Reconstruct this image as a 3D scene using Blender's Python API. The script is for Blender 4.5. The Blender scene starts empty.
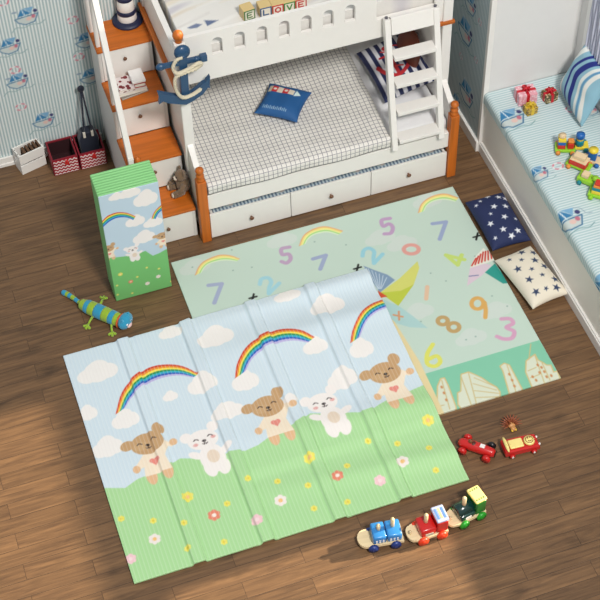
import bpy, bmesh, math, random
import numpy as np
from mathutils import Vector, Matrix
random.seed(7); rng = np.random.default_rng(5)
PI = math.pi
col = bpy.context.scene.collection

# ------------------------------------------------------------------ camera maths (fitted to the room's vanishing points)
RC = np.array([[0.94504704, -0.32628452, -0.02060348],
               [-0.26441931, -0.7257571, -0.63510556],
               [0.19227199, 0.60565258, -0.77215052]])
FPX = 1549.42; HC = 8.2
def at(px, **k):
    r = RC.T @ np.array([px[0]-300, px[1]-300, FPX]); C = np.array([0, 0, HC])
    (a, v), = k.items(); i = 'xyz'.index(a); t = (v-C[i])/r[i]
    return C + r*t
def cr(x0, y0, s, pts): return [(x0+x/s, y0+y/s) for x, y in pts]

# ------------------------------------------------------------------ materials
def lin(c):
    c = np.asarray(c, float)/255.
    return np.where(c <= .04045, c/12.92, ((c+.055)/1.055)**2.4)
def l4(c): a = lin(c); return (float(a[0]), float(a[1]), float(a[2]), 1.)
MATS = {}
def newmat(name):
    m = bpy.data.materials.new(name); m.use_nodes = True
    nt = m.node_tree; b = nt.nodes['Principled BSDF']; MATS[name] = m
    return m, nt, b
def N(nt, t, **k):
    n = nt.nodes.new(t)
    for a, v in k.items(): setattr(n, a, v)
    return n
def pm(name, c, rough=.5, metal=0., var=.06, vscale=14., bump=0., bscale=120., coat=0., spec=None, sheen=0.):
    """principled surface with a little procedural variation of its colour"""
    if name in MATS: return MATS[name]
    m, nt, b = newmat(name); L = nt.links
    tc = N(nt, 'ShaderNodeTexCoord'); nz = N(nt, 'ShaderNodeTexNoise'); nz.inputs['Scale'].default_value = vscale
    L.new(tc.outputs['Object'], nz.inputs['Vector'])
    mx = N(nt, 'ShaderNodeMix', data_type='RGBA')
    a = l4(c); mx.inputs[6].default_value = tuple(x*(1-var) for x in a[:3])+(1,)
    mx.inputs[7].default_value = tuple(min(1, x*(1+var)) for x in a[:3])+(1,)
    L.new(nz.outputs['Fac'], mx.inputs[0]); L.new(mx.outputs[2], b.inputs['Base Color'])
    b.inputs['Roughness'].default_value = rough; b.inputs['Metallic'].default_value = metal
    if coat: b.inputs['Coat Weight'].default_value = coat; b.inputs['Coat Roughness'].default_value = .1
    if spec is not None: b.inputs['Specular IOR Level'].default_value = spec
    if sheen: b.inputs['Sheen Weight'].default_value = sheen
    if bump:
        n2 = N(nt, 'ShaderNodeTexNoise'); n2.inputs['Scale'].default_value = bscale
        L.new(tc.outputs['Object'], n2.inputs['Vector'])
        bp = N(nt, 'ShaderNodeBump'); bp.inputs['Strength'].default_value = bump; bp.inputs['Distance'].default_value = .01
        L.new(n2.outputs['Fac'], bp.inputs['Height']); L.new(bp.outputs['Normal'], b.inputs['Normal'])
    return m
def wood(name, c, axis='X', dark=.78, rough=.5, coat=.03):
    m, nt, b = newmat(name); L = nt.links
    tc = N(nt, 'ShaderNodeTexCoord'); mp = N(nt, 'ShaderNodeMapping')
    mp.inputs['Scale'].default_value = {'X': (1.2, 26, 26), 'Y': (26, 1.2, 26), 'Z': (26, 26, 1.2)}[axis]
    L.new(tc.outputs['Object'], mp.inputs['Vector'])
    nz = N(nt, 'ShaderNodeTexNoise'); nz.inputs['Scale'].default_value = 1.6; nz.inputs['Detail'].default_value = 6
    L.new(mp.outputs[0], nz.inputs['Vector'])
    rp = N(nt, 'ShaderNodeValToRGB'); a = l4(c)
    rp.color_ramp.elements[0].position = .3; rp.color_ramp.elements[0].color = tuple(x*dark for x in a[:3])+(1,)
    rp.color_ramp.elements[1].position = .7; rp.color_ramp.elements[1].color = tuple(min(1, x*1.12) for x in a[:3])+(1,)
    L.new(nz.outputs['Fac'], rp.inputs[0]); L.new(rp.outputs[0], b.inputs['Base Color'])
    b.inputs['Roughness'].default_value = rough; b.inputs['Coat Weight'].default_value = coat
    return m
def printed(name, rough=.6, base=None, ridge=None, weave=None, sheen=0., spec=.5, rstr=.5):
    """a print carried by the surface's own colours; base = (colour a, colour b, axis, period) stripes below it"""
    m, nt, b = newmat(name); L = nt.links
    at_ = N(nt, 'ShaderNodeAttribute', attribute_name='print'); tc = N(nt, 'ShaderNodeTexCoord')
    sp = N(nt, 'ShaderNodeSeparateXYZ'); L.new(tc.outputs['Object'], sp.inputs[0])
    def wave(axis, period):
        mu = N(nt, 'ShaderNodeMath', operation='MULTIPLY'); mu.inputs[1].default_value = 2*PI/period
        L.new(sp.outputs['XYZ'.index(axis)], mu.inputs[0])
        sn = N(nt, 'ShaderNodeMath', operation='SINE'); L.new(mu.outputs[0], sn.inputs[0])
        h = N(nt, 'ShaderNodeMath', operation='MULTIPLY_ADD'); h.inputs[1].default_value = .5; h.inputs[2].default_value = .5
        L.new(sn.outputs[0], h.inputs[0]); return h.outputs[0]
    if base:
        ca, cb, ax, per = base
        mx = N(nt, 'ShaderNodeMix', data_type='RGBA'); mx.inputs[6].default_value = l4(ca); mx.inputs[7].default_value = l4(cb)
        st = N(nt, 'ShaderNodeMapRange'); st.inputs[1].default_value = .35; st.inputs[2].default_value = .65
        L.new(wave(ax, per), st.inputs[0]); L.new(st.outputs[0], mx.inputs[0])
        m2 = N(nt, 'ShaderNodeMix', data_type='RGBA'); L.new(at_.outputs['Alpha'], m2.inputs[0])
        L.new(mx.outputs[2], m2.inputs[6]); L.new(at_.outputs['Color'], m2.inputs[7]); L.new(m2.outputs[2], b.inputs['Base Color'])
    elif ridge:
        # pale highlights along the embossed ribs, painted into the colour
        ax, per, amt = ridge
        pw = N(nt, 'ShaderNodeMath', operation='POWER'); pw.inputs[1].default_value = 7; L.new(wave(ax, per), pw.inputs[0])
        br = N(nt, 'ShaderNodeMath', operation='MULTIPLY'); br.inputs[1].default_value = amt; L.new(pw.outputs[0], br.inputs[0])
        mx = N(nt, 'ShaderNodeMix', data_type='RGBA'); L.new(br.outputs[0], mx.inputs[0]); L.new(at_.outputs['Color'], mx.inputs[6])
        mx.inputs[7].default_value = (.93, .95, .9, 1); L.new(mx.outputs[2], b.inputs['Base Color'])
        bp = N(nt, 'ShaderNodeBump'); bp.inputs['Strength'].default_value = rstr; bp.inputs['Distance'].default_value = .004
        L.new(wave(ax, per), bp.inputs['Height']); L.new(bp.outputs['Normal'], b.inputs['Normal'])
    else:
        L.new(at_.outputs['Color'], b.inputs['Base Color'])
    if weave:
        nz = N(nt, 'ShaderNodeTexNoise'); nz.inputs['Scale'].default_value = weave; L.new(tc.outputs['Object'], nz.inputs['Vector'])
        bp = N(nt, 'ShaderNodeBump'); bp.inputs['Strength'].default_value = .3; bp.inputs['Distance'].default_value = .004
        L.new(nz.outputs['Fac'], bp.inputs['Height']); L.new(bp.outputs['Normal'], b.inputs['Normal'])
    b.inputs['Roughness'].default_value = rough; b.inputs['Specular IOR Level'].default_value = spec
    if sheen: b.inputs['Sheen Weight'].default_value = sheen
    return m
def floor_mat():
    m, nt, b = newmat('floor_planks'); L = nt.links
    tc = N(nt, 'ShaderNodeTexCoord'); mp = N(nt, 'ShaderNodeMapping'); mp.inputs['Location'].default_value = (-.1975, .015, 0)
    L.new(tc.outputs['Object'], mp.inputs['Vector'])
    bk = N(nt, 'ShaderNodeTexBrick'); bk.offset = .5
    for k, v in (('Scale', 1), ('Brick Width', .805), ('Row Height', .1126), ('Mortar Size', .0022), ('Mortar Smooth', .2), ('Bias', 0)): bk.inputs[k].default_value = v
    bk.inputs['Color1'].default_value = (0, 0, 0, 1); bk.inputs['Color2'].default_value = (1, 1, 1, 1); bk.inputs['Mortar'].default_value = (.5, .5, .5, 1)
    L.new(mp.outputs[0], bk.inputs['Vector'])
    # grain: long streaks, shifted per plank
    m2 = N(nt, 'ShaderNodeMapping'); m2.inputs['Scale'].default_value = (1.5, 22, 1)
    L.new(tc.outputs['Object'], m2.inputs['Vector'])
    add = N(nt, 'ShaderNodeVectorMath', operation='ADD'); sc = N(nt, 'ShaderNodeVectorMath', operation='SCALE'); sc.inputs['Scale'].default_value = 9
    L.new(bk.outputs['Color'], sc.inputs[0]); L.new(m2.outputs[0], add.inputs[0]); L.new(sc.outputs[0], add.inputs[1])
    g = N(nt, 'ShaderNodeTexNoise'); g.inputs['Scale'].default_value = 1.9; g.inputs['Detail'].default_value = 8; g.inputs['Roughness'].default_value = .62; g.inputs['Distortion'].default_value = .6
    L.new(add.outputs[0], g.inputs['Vector'])
    rp = N(nt, 'ShaderNodeValToRGB'); e = rp.color_ramp.elements
    e[0].position = .22; e[0].color = l4((76, 54, 36)); e[1].position = .78; e[1].color = l4((138, 104, 70))
    k = e.new(.42); k.color = l4((100, 74, 50)); k = e.new(.58); k.color = l4((118, 88, 59))
    L.new(g.outputs['Fac'], rp.inputs[0])
    # knots: rare dark blotches
    m3 = N(nt, 'ShaderNodeMapping'); m3.inputs['Scale'].default_value = (1, 2.6, 1); L.new(tc.outputs['Object'], m3.inputs['Vector'])
    kn = N(nt, 'ShaderNodeTexNoise'); kn.inputs['Scale'].default_value = 2.6; kn.inputs['Detail'].default_value = 3; L.new(m3.outputs[0], kn.inputs['Vector'])
    kr = N(nt, 'ShaderNodeMapRange'); kr.inputs[1].default_value = .60; kr.inputs[2].default_value = .74; kr.inputs[3].default_value = 1; kr.inputs[4].default_value = .6
    L.new(kn.outputs['Fac'], kr.inputs[0])
    pv = N(nt, 'ShaderNodeMapRange'); pv.inputs[3].default_value = .86; pv.inputs[4].default_value = 1.12; L.new(bk.outputs['Color'], pv.inputs[0])
    mm = N(nt, 'ShaderNodeMath', operation='MULTIPLY'); L.new(kr.outputs[0], mm.inputs[0]); L.new(pv.outputs[0], mm.inputs[1])
    mo = N(nt, 'ShaderNodeMapRange'); mo.inputs[3].default_value = 1; mo.inputs[4].default_value = .5; L.new(bk.outputs['Fac'], mo.inputs[0])
    m4 = N(nt, 'ShaderNodeMath', operation='MULTIPLY'); L.new(mm.outputs[0], m4.inputs[0]); L.new(mo.outputs[0], m4.inputs[1])
    vm = N(nt, 'ShaderNodeVectorMath', operation='SCALE'); L.new(rp.outputs[0], vm.inputs[0]); L.new(m4.outputs[0], vm.inputs['Scale'])
    L.new(vm.outputs[0], b.inputs['Base Color'])
    b.inputs['Roughness'].default_value = .5
    bp = N(nt, 'ShaderNodeBump'); bp.inputs['Strength'].default_value = .35; bp.inputs['Distance'].default_value = .004
    iv = N(nt, 'ShaderNodeMath', operation='MULTIPLY_ADD'); iv.inputs[1].default_value = -1.5; L.new(bk.outputs['Fac'], iv.inputs[0]); L.new(g.outputs['Fac'], iv.inputs[2])
    L.new(iv.outputs[0], bp.inputs['Height']); L.new(bp.outputs['Normal'], b.inputs['Normal'])
    return m

WHITE = pm('white_paint', (236, 233, 228), .4, var=.02)
WALLW = pm('white_wall', (224, 223, 221), .7, var=.02)
ORW = wood('orange_wood', (196, 102, 22), 'X')
ORZ = wood('orange_wood_upright', (196, 104, 28), 'Z')
ORY = wood('orange_wood_deep', (196, 104, 28), 'Y')
KNOB = pm('knob_brown', (110, 72, 48), .35)
NAVY = pm('navy_paint', (32, 72, 108), .35, var=.05, coat=.2)
DNAVY = pm('dark_navy', (28, 34, 66), .5)
ROPE = pm('rope_cream', (222, 212, 186), .8, bump=.6, bscale=260)
BEECH = wood('beech_wood', (224, 202, 160), 'X', dark=.9, rough=.5, coat=0)
BLK = pm('black_paint', (24, 24, 28), .35)
RED = pm('red_paint', (196, 30, 28), .3, coat=.4)
CREAMP = pm('cream_paint', (240, 222, 140), .4)
SHEET = pm('white_sheet', (228, 228, 230), .85, bump=.2, bscale=60)

# ------------------------------------------------------------------ object helpers
WORLD = {}
def wloc(o): return WORLD.get(o.name, Vector((0, 0, 0))) if o else Vector((0, 0, 0))
def tag(o, label=None, cat=None, group=None, kind=None):
    if label: o['label'] = label
    if cat: o['category'] = cat
    if group: o['group'] = group
    if kind: o['kind'] = kind
    return o
def thing(name, label, cat, loc=(0, 0, 0), rz=0., group=None):
    o = bpy.data.objects.new(name, None); o.empty_display_size = .05; col.objects.link(o)
    o.location = loc; o.rotation_euler = (0, 0, rz)
    return tag(o, label, cat, group)
def place(o, loc, rz=0., rx=0., ry=0.):
    o.location = loc; o.rotation_euler = (rx, ry, rz); return o
class MB:
    """collects shapes; build() links them as one mesh object. Vertices are given in the thing's own frame (o = shift taken off)."""
    def __init__(s, o=(0, 0, 0)): s.bm = bmesh.new(); s.o = Vector(o)
    def _add(s, verts, faces, mi=0, smooth=False):
        vs = [s.bm.verts.new(Vector(v)-s.o) for v in verts]
        for f in faces:
            try:
                fc = s.bm.faces.new([vs[i] for i in f]); fc.material_index = mi; fc.smooth = smooth
            except ValueError: pass
        return vs
    def box(s, x0, x1, y0, y1, z0, z1, mi=0, bev=0.):
        t = bmesh.new(); bmesh.ops.create_cube(t, size=1)
        for v in t.verts: v.co = Vector(((x0+x1)/2+v.co.x*(x1-x0), (y0+y1)/2+v.co.y*(y1-y0), (z0+z1)/2+v.co.z*(z1-z0)))
        if bev: bmesh.ops.bevel(t, geom=t.edges[:], offset=bev, segments=2, profile=.5, affect='EDGES')
        s._merge(t, mi, bool(bev) and bev > .008); return s
    def _merge(s, t, mi, smooth=False, M=None):
        t.verts.index_update()
        s._add([(M @ v.co if M else v.co) for v in t.verts], [[v.index for v in f.verts] for f in t.faces], mi, smooth); t.free()
    def obox(s, c, size, M, mi=0, bev=0.):
        t = bmesh.new(); bmesh.ops.create_cube(t, size=1)
        for v in t.verts: v.co = Vector((v.co.x*size[0], v.co.y*size[1], v.co.z*size[2]))
        if bev: bmesh.ops.bevel(t, geom=t.edges[:], offset=bev, segments=2, profile=.5, affect='EDGES')
        s._merge(t, mi, False, Matrix.Translation(Vector(c)) @ M.to_4x4()); return s
    def ball(s, c, r, mi=0, seg=16, rings=10, M=None):
        r = (r, r, r) if isinstance(r, (int, float)) else r
        t = bmesh.new(); bmesh.ops.create_uvsphere(t, u_segments=seg, v_segments=rings, radius=1)
        for v in t.verts:
            p = Vector((v.co.x*r[0], v.co.y*r[1], v.co.z*r[2])); v.co = (M @ p if M else p) + Vector(c)
        s._merge(t, mi, True); return s
    def tube(s, pts, r, seg=10, mi=0, closed=False, caps=True):
        pts = [Vector(p) for p in pts]; n = len(pts); R = r if isinstance(r, (list, tuple)) else [r]*n
        V = []; prev = None
        for i, p in enumerate(pts):
            a = pts[(i-1) % n] if (closed or i) else p; b = pts[(i+1) % n] if (closed or i < n-1) else p
            d = (b-a).normalized()
            if prev is None: q = d.orthogonal().normalized()
            else:
                q = prev-d*prev.dot(d)
                q = q.normalized() if q.length > 1e-6 else d.orthogonal().normalized()
            prev = q; w = d.cross(q)
            for k in range(seg):
                t = 2*PI*k/seg; V.append(p+(q*math.cos(t)+w*math.sin(t))*R[i])
        F = []
        for i in range(n if closed else n-1):
            for k in range(seg):
                a = i*seg; b = ((i+1) % n)*seg; F.append((a+k, a+(k+1) % seg, b+(k+1) % seg, b+k))
        if not closed and caps: F.append(tuple(range(seg))[::-1]); F.append(tuple(range((n-1)*seg, n*seg)))
        s._add(V, F, mi, True); return s
    def cyl(s, a, b, r, seg=20, mi=0, bev=0.):
        a = Vector(a); b = Vector(b); d = (b-a).normalized()
        if bev: s.tube([a, a+d*1e-5, a+d*bev, b-d*bev, b-d*1e-5, b], [r-bev*1.0, r-bev, r, r, r-bev, r-bev], seg, mi)
        else:
            q = d.orthogonal().normalized(); w = d.cross(q); V = []
            for p in (a, b):
                for k in range(seg): t = 2*PI*k/seg; V.append(p+(q*math.cos(t)+w*math.sin(t))*r)
            F = [(k, (k+1) % seg, seg+(k+1) % seg, seg+k) for k in range(seg)]+[tuple(range(seg))[::-1], tuple(range(seg, 2*seg))]
            s._add(V, F, mi, False)
        return s
    def lathe(s, c, prof, seg=24, mi=0):
        c = Vector(c); V = []; F = []
        for r, z in prof:
            for k in range(seg): t = 2*PI*k/seg; V.append(c+Vector((r*math.cos(t), r*math.sin(t), z)))
        for i in range(len(prof)-1):
            for k in range(seg): F.append((i*seg+k, i*seg+(k+1) % seg, (i+1)*seg+(k+1) % seg, (i+1)*seg+k))
        F.append(tuple(range(seg))[::-1]); F.append(tuple(range((len(prof)-1)*seg, len(prof)*seg)))
        s._add(V, F, mi, True); return s
    def prism(s, pts, axis, a0, a1, mi=0, mi_side=None):
        f = {'x': lambda u, v, a: (a, u, v), 'y': lambda u, v, a: (u, a, v), 'z': lambda u, v, a: (u, v, a)}[axis]
        n = len(pts); V = [f(u, v, a0) for u, v in pts]+[f(u, v, a1) for u, v in pts]
        F = [tuple(range(n)), tuple(range(2*n-1, n-1, -1))]; s._add(V, F, mi)
        s._add(V, [(i, (i+1) % n, n+(i+1) % n, n+i) for i in range(n)], mi if mi_side is None else mi_side)
        bmesh.ops.remove_doubles(s.bm, verts=s.bm.verts, dist=1e-6); return s
    def build(s, name, mats, parent=None, auto=True):
        me = bpy.data.meshes.new(name); bmesh.ops.recalc_face_normals(s.bm, faces=s.bm.faces); s.bm.to_mesh(me); s.bm.free()
        for m in (mats if isinstance(mats, (list, tuple)) else [mats]): me.materials.append(m)
        o = bpy.data.objects.new(name, me); col.objects.link(o)
        if parent: o.parent = parent
        elif s.o.length: o.location = s.o
        return o
def copy_tree(o, parent=None):
    c = o.copy(); col.objects.link(c); c.parent = parent
    for ch in [x for x in col.objects if x.parent == o]: copy_tree(ch, c)
    return c

# ------------------------------------------------------------------ printed surfaces
class Canvas:
    def __init__(s, u0, u1, v0, v1, res, bg, alpha=1.):
        s.nu = int(round((u1-u0)/res))+1; s.nv = int(round((v1-v0)/res))+1; s.res = res
        s.u = np.linspace(u0, u1, s.nu); s.v = np.linspace(v0, v1, s.nv)
        s.U, s.V = np.meshgrid(s.u, s.v); s.c = np.zeros((s.nv, s.nu, 3))+np.array(bg, float); s.a = np.full((s.nv, s.nu), alpha)
    def _win(s, u0, u1, v0, v1):
        p = s.res*2
        i0 = np.searchsorted(s.u, u0-p); i1 = np.searchsorted(s.u, u1+p); j0 = np.searchsorted(s.v, v0-p); j1 = np.searchsorted(s.v, v1+p)
        return slice(j0, j1), slice(i0, i1)
    def _mix(s, w, d, c, op=1., soft=0.):
        h = max(s.res, soft)
        k = np.clip(.5-d/h, 0, 1)*op
        s.c[w] = s.c[w]*(1-k[..., None])+np.array(c, float)*k[..., None]; s.a[w] = np.maximum(s.a[w], k)
    def ell(s, cu, cv, ru, rv, c, rot=0., op=1., soft=0.):
        m = max(ru, rv)+soft; w = s._win(cu-m, cu+m, cv-m, cv+m); U = s.U[w]-cu; V = s.V[w]-cv
        if U.size == 0: return
        a = U*math.cos(rot)+V*math.sin(rot); b = -U*math.sin(rot)+V*math.cos(rot)
        q = np.sqrt((a/ru)**2+(b/rv)**2); s._mix(w, (q-1)*min(ru, rv), c, op, soft)
    def poly(s, P, c, op=1.):
        P = np.array(P, float); w = s._win(P[:, 0].min(), P[:, 0].max(), P[:, 1].min(), P[:, 1].max()); U = s.U[w]; V = s.V[w]
        if U.size == 0: return
        d = np.full(U.shape, 1e9); ins = np.zeros(U.shape, bool); n = len(P)
        for i in range(n):
            a = P[i]; b = P[(i+1) % n]; e = b-a; L = max(e@e, 1e-12)
            t = np.clip(((U-a[0])*e[0]+(V-a[1])*e[1])/L, 0, 1); d = np.minimum(d, np.hypot(U-a[0]-t*e[0], V-a[1]-t*e[1]))
            if a[1] != b[1]:
                ins ^= ((a[1] > V) != (b[1] > V)) & (U < (b[0]-a[0])*(V-a[1])/(b[1]-a[1])+a[0])
        s._mix(w, np.where(ins, -d, d), c, op)
    def line(s, P, wd, c, op=1., closed=False):
        P = np.array(P, float)
        if closed: P = np.vstack([P, P[:1]])
        w = s._win(P[:, 0].min()-wd, P[:, 0].max()+wd, P[:, 1].min()-wd, P[:, 1].max()+wd); U = s.U[w]; V = s.V[w]
        if U.size == 0: return
        d = np.full(U.shape, 1e9)
        for a, b in zip(P[:-1], P[1:]):
            e = b-a; L = max(e@e, 1e-12); t = np.clip(((U-a[0])*e[0]+(V-a[1])*e[1])/L, 0, 1)
            d = np.minimum(d, np.hypot(U-a[0]-t*e[0], V-a[1]-t*e[1]))
        s._mix(w, d-wd/2, c, op)
    def star(s, cu, cv, r, rot, c):
        s.poly([(cu+(r if k % 2 == 0 else r*.42)*math.sin(rot+k*PI/5), cv+(r if k % 2 == 0 else r*.42)*math.cos(rot+k*PI/5)) for k in range(10)], c)
def smooth(P, n=6):
    P = [np.array(p, float) for p in P]; Q = [2*P[0]-P[1]]+P+[2*P[-1]-P[-2]]; out = []
    for i in range(1, len(Q)-2):
        a, b, c, d = Q[i-1:i+3]
        for k in range(n):
            t = k/n; out.append(.5*((2*b)+(-a+c)*t+(2*a-5*b+4*c-d)*t*t+(-a+3*b-3*c+d)*t**3))
    out.append(P[-1]); return out
def cgrid(name, cv, top, bot, mat, parent=None, off=(0, 0, 0)):
    """closed sheet: top and bottom layers of the canvas grid joined round the rim, print stored in the colour attribute"""
    nv, nu = cv.nv, cv.nu; off = np.array(off, float)
    T = np.stack(np.broadcast_arrays(*top(cv.U, cv.V)), -1).reshape(-1, 3)-off; B = np.stack(np.broadcast_arrays(*bot(cv.U, cv.V)), -1).reshape(-1, 3)-off
    idx = np.arange(nu*nv).reshape(nv, nu); a = idx[:-1, :-1].ravel(); b = idx[:-1, 1:].ravel(); c = idx[1:, 1:].ravel(); d = idx[1:, :-1].ravel()
    n = nu*nv; q = [np.stack([a, b, c, d], 1), np.stack([d, c, b, a], 1)+n]
    rim = np.concatenate([idx[0, :], idx[1:, -1], idx[-1, -2::-1], idx[-2:0:-1, 0]]); r2 = np.roll(rim, -1)
    q.append(np.stack([r2, rim, rim+n, r2+n], 1)); F = np.concatenate(q).astype(np.int32)
    V = np.concatenate([T, B]); me = bpy.data.meshes.new(name)
    me.vertices.add(len(V)); me.vertices.foreach_set('co', V.astype(np.float32).ravel())
    me.loops.add(F.size); me.loops.foreach_set('vertex_index', F.ravel()); me.polygons.add(len(F))
    me.polygons.foreach_set('loop_start', np.arange(0, F.size, 4, dtype=np.int32))
    sm = np.ones(len(F), bool); sm[-len(rim):] = False; me.polygons.foreach_set('use_smooth', sm)
    me.update(calc_edges=True); me.validate()
    at_ = me.color_attributes.new('print', 'FLOAT_COLOR', 'POINT')
    C = np.ones((2*n, 4), np.float32); L = lin(cv.c).reshape(-1, 3); C[:n, :3] = L; C[n:, :3] = L; C[:n, 3] = cv.a.ravel(); C[n:, 3] = cv.a.ravel()
    at_.data.foreach_set('color', C.ravel()); me.materials.append(mat)
    o = bpy.data.objects.new(name, me); col.objects.link(o)
    if parent: o.parent = parent
    return o

# print motifs -------------------------------------------------------
RB = [(206, 58, 30), (236, 138, 36), (246, 226, 74), (24, 146, 78), (44, 172, 200), (28, 86, 182), (186, 176, 222)]
RBP = [(228, 172, 120), (240, 222, 130), (238, 232, 150), (165, 220, 130), (215, 232, 200)]
def rainbow(cv, outer, inner, cols):
    def res(P, n=40):
        P = np.array(smooth(P)); d = np.r_[0, np.cumsum(np.hypot(*np.diff(P, axis=0).T))]; t = np.linspace(0, d[-1], n)
        return np.stack([np.interp(t, d, P[:, 0]), np.interp(t, d, P[:, 1])], 1)
    O = res(outer); I = res(inner); n = len(cols)
    for k, c in enumerate(cols):
        a = O+(I-O)*k/n; b = O+(I-O)*(k+1.05)/n; cv.poly(np.vstack([a, b[::-1]]), c)
def cloud(cv, u, v, w, h, c=(238, 234, 230), rot=0.):
    w *= .84; h *= 1.25
    for du, dv, r in ((0, 0, 1.05), (-.3, -.1, .72), (.3, -.06, .78), (.08, .2, .8)):
        cv.ell(u+du*w, v+dv*h, w*.5*(.62 if du else .8)*(1 if du == 0 else 1), h*.5*r, c, rot)
def flower(cv, u, v, r, c, ctr):
    for k in range(6): t = k*PI/3+.3; cv.ell(u+r*.6*math.cos(t), v+r*.6*math.sin(t), r*.42, r*.42, c)
    cv.ell(u, v, r*.35, r*.35, ctr)
def bear(cv, u, v, kind, s=1.):
    """nose at (u, v); measures in metres of the full-size print"""
    def E(du, dv, a, b, c, rot=0.): cv.ell(u+du*s, v+dv*s, a*s, b*s, c, rot)
    if kind == 'brown':
        br = (194, 156, 112); lb = (224, 182, 140)
        E(-.035, -.215, .032, .06, lb); E(.06, -.215, .032, .06, lb)
        cv.poly([(u+a*s, v+b*s) for a, b in ((-.045, -.06), (-.10, -.12), (-.085, -.15), (-.06, -.145), (-.07, -.21), (.09, -.21), (.075, -.11), (.11, -.045), (.13, -.06), (.145, -.04), (.10, .0), (.045, -.045))], (240, 224, 200))
        E(-.105, -.145, .022, .026, lb); E(.145, -.03, .024, .024, lb)
        E(-.115, .03, .042, .034, br, .3); E(.085, .085, .036, .042, br); E(0, .01, .098, .075, br)
        E(-.035, -.0, .05, .03, (200, 164, 120))
        for a in (-.014, .012): E(a+.01, -.115, .016, .016, (228, 140, 128))
        cv.poly([(u+a*s, v+b*s) for a, b in ((-.018, -.12), (.038, -.12), (.01, -.152))], (228, 140, 128))
        ey = (50, 36, 30)
    else:
        wb = (240, 234, 230)
        E(-.02, -.2, .036, .055, wb, .2); E(.06, -.205, .036, .055, wb, -.2); E(.015, -.13, .075, .10, wb)
        E(-.075, -.085, .045, .024, wb, -.6); E(.105, -.09, .045, .024, wb, .5)
        E(-.095, .05, .036, .036, wb); E(.075, .085, .034, .036, wb); E(-.005, .01, .092, .07, wb)
        E(.02, -.12, .036, .045, (228, 210, 190)); E(-.055, -.015, .015, .011, (226, 172, 168)); E(.058, .012, .015, .011, (226, 172, 168))
        ey = (60, 50, 50)
    E(0, 0, .012, .009, ey)
    for q in (-.045, .042):
        cv.line([(u+(q+a)*s, v+(.02+b+q*.1)*s) for a, b in ((-.014, 0), (-.004, .008), (.008, .004), (.014, -.002))], .006*s, ey)
    cv.line([(u+a*s, v+b*s) for a, b in ((-.014, -.018), (-.005, -.024), (0, -.012), (.006, -.024), (.016, -.016))], .005*s, ey)
def boat(cv, u, v, s=1., fl=1):
    f = lambda P: [(u+fl*a*s, v+b*s) for a, b in P]
    cv.poly(f([(-.045, .0), (-.02, .055), (.03, .01)]), (52, 124, 172)); cv.poly(f([(-.012, .052), (.045, .05), (.028, .012)]), (120, 168, 202))
    cv.poly(f([(-.06, -.008), (.062, .004), (.04, -.045), (-.01, -.055), (-.045, -.035)]), (196, 206, 204))
    cv.line(f([(-.06, -.008), (.062, .004), (.04, -.045), (-.01, -.055), (-.045, -.035), (-.06, -.008)]), .007*s, (60, 112, 150))
    cv.ell(*f([(.05, .022)])[0], .012*s, .012*s, (60, 62, 110)); cv.ell(*f([(.012, -.02)])[0], .014*s, .012*s, (222, 190, 180))
    cv.ell(*f([(.036, -.01)])[0], .01*s, .012*s, (190, 110, 130)); cv.line(f([(-.02, .055), (-.005, .0)]), .005*s, (230, 236, 238))
    cv.line(smooth(f([(-.085, -.085), (-.06, -.062), (-.02, -.07), (.02, -.06), (.06, -.066), (.09, -.05)])), .006*s, (120, 158, 160))
def buoy(cv, u, v, r=.036):
    for k in range(8):
        t = k*PI/4; P = [(u+r*math.cos(t+a), v+r*.8*math.sin(t+a)) for a in (0, .2, .4, .6, .785)]
        cv.line(P, r*.42, (208, 122, 140) if k % 2 else (226, 226, 226))
def ringcloud(cv, u, v, w):
    P = [(u+w*a, v+w*b) for a, b in ((-.5, -.15), (-.55, .05), (-.3, .1), (-.2, .28), (.1, .22), (.3, .3), (.5, .1), (.5, -.15))]
    cv.line(P, .005, (180, 192, 188), .8, True)

# ================================================================== SETTING
YB = 8.41; XR = 3.75; YA = 7.33; XW = 4.44
def struct(name, o): tag(o, kind='structure'); o.name = name; return o
fl = MB(); fl.box(-3.2, XW+.2, 1.2, YB+.2, -.1, 0); struct('floor', fl.build('floor', floor_mat()))
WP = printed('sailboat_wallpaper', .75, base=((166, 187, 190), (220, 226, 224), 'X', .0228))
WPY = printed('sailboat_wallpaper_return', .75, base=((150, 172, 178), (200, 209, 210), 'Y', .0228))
cv = Canvas(-.5, XR, 0, 2.7, .007, (185, 200, 204), 0.)
U = lambda p: (at(p, y=YB)[0], at(p, y=YB)[2])
for p, s in (((26, 16), 1.35), ((9, 46), 1.3), ((17, 81), 1.3), ((43, 120), 1.35), ((86, 40), 1.3), ((90, 76), 1.3), ((-20, 20), 1.3), ((-30, 70), 1.3)): boat(cv, *U(p), s)
for p in ((73, 20), (21, 107), (3, 2), (79, 57), (15, 70), (-20, 100)): buoy(cv, *U(p))
for p in ((34, 4), (40, 48), (45, 83), (53, 110)): ringcloud(cv, *U(p), .07)
for p in ((14, 13), (77, 38), (79, 74), (8, 79)): cv.ell(*U(p), .022, .01, (140, 160, 178))
for k in range(14): boat(cv, 1.8+.45*(k % 5), .2+.5*(k//5)+.2*(k % 2), 1.)
struct('wall_back', cgrid('wall_back', cv, lambda u, v: (u, YB+0*u, v), lambda u, v: (u, YB+.12+0*u, v), WP))
cv = Canvas(YA, YB, 0, 2.7, .007, (185, 200, 204), 0.)
U = lambda p: (at(p, x=XR)[1], at(p, x=XR)[2])
for p, s in (((465, 30), 2.0), ((466, 92), 2.0), ((456, 100), 1.2), ((470, 3), 1.6)): boat(cv, *U(p), s, -1)
for p in ((461, 56), (480, 22), (476, 60)): buoy(cv, *U(p), .026)
struct('wall_return', cgrid('wall_return', cv, lambda u, v: (XR+0*u, u, v), lambda u, v: (XR+.0008+0*u, u, v), WPY))
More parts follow.
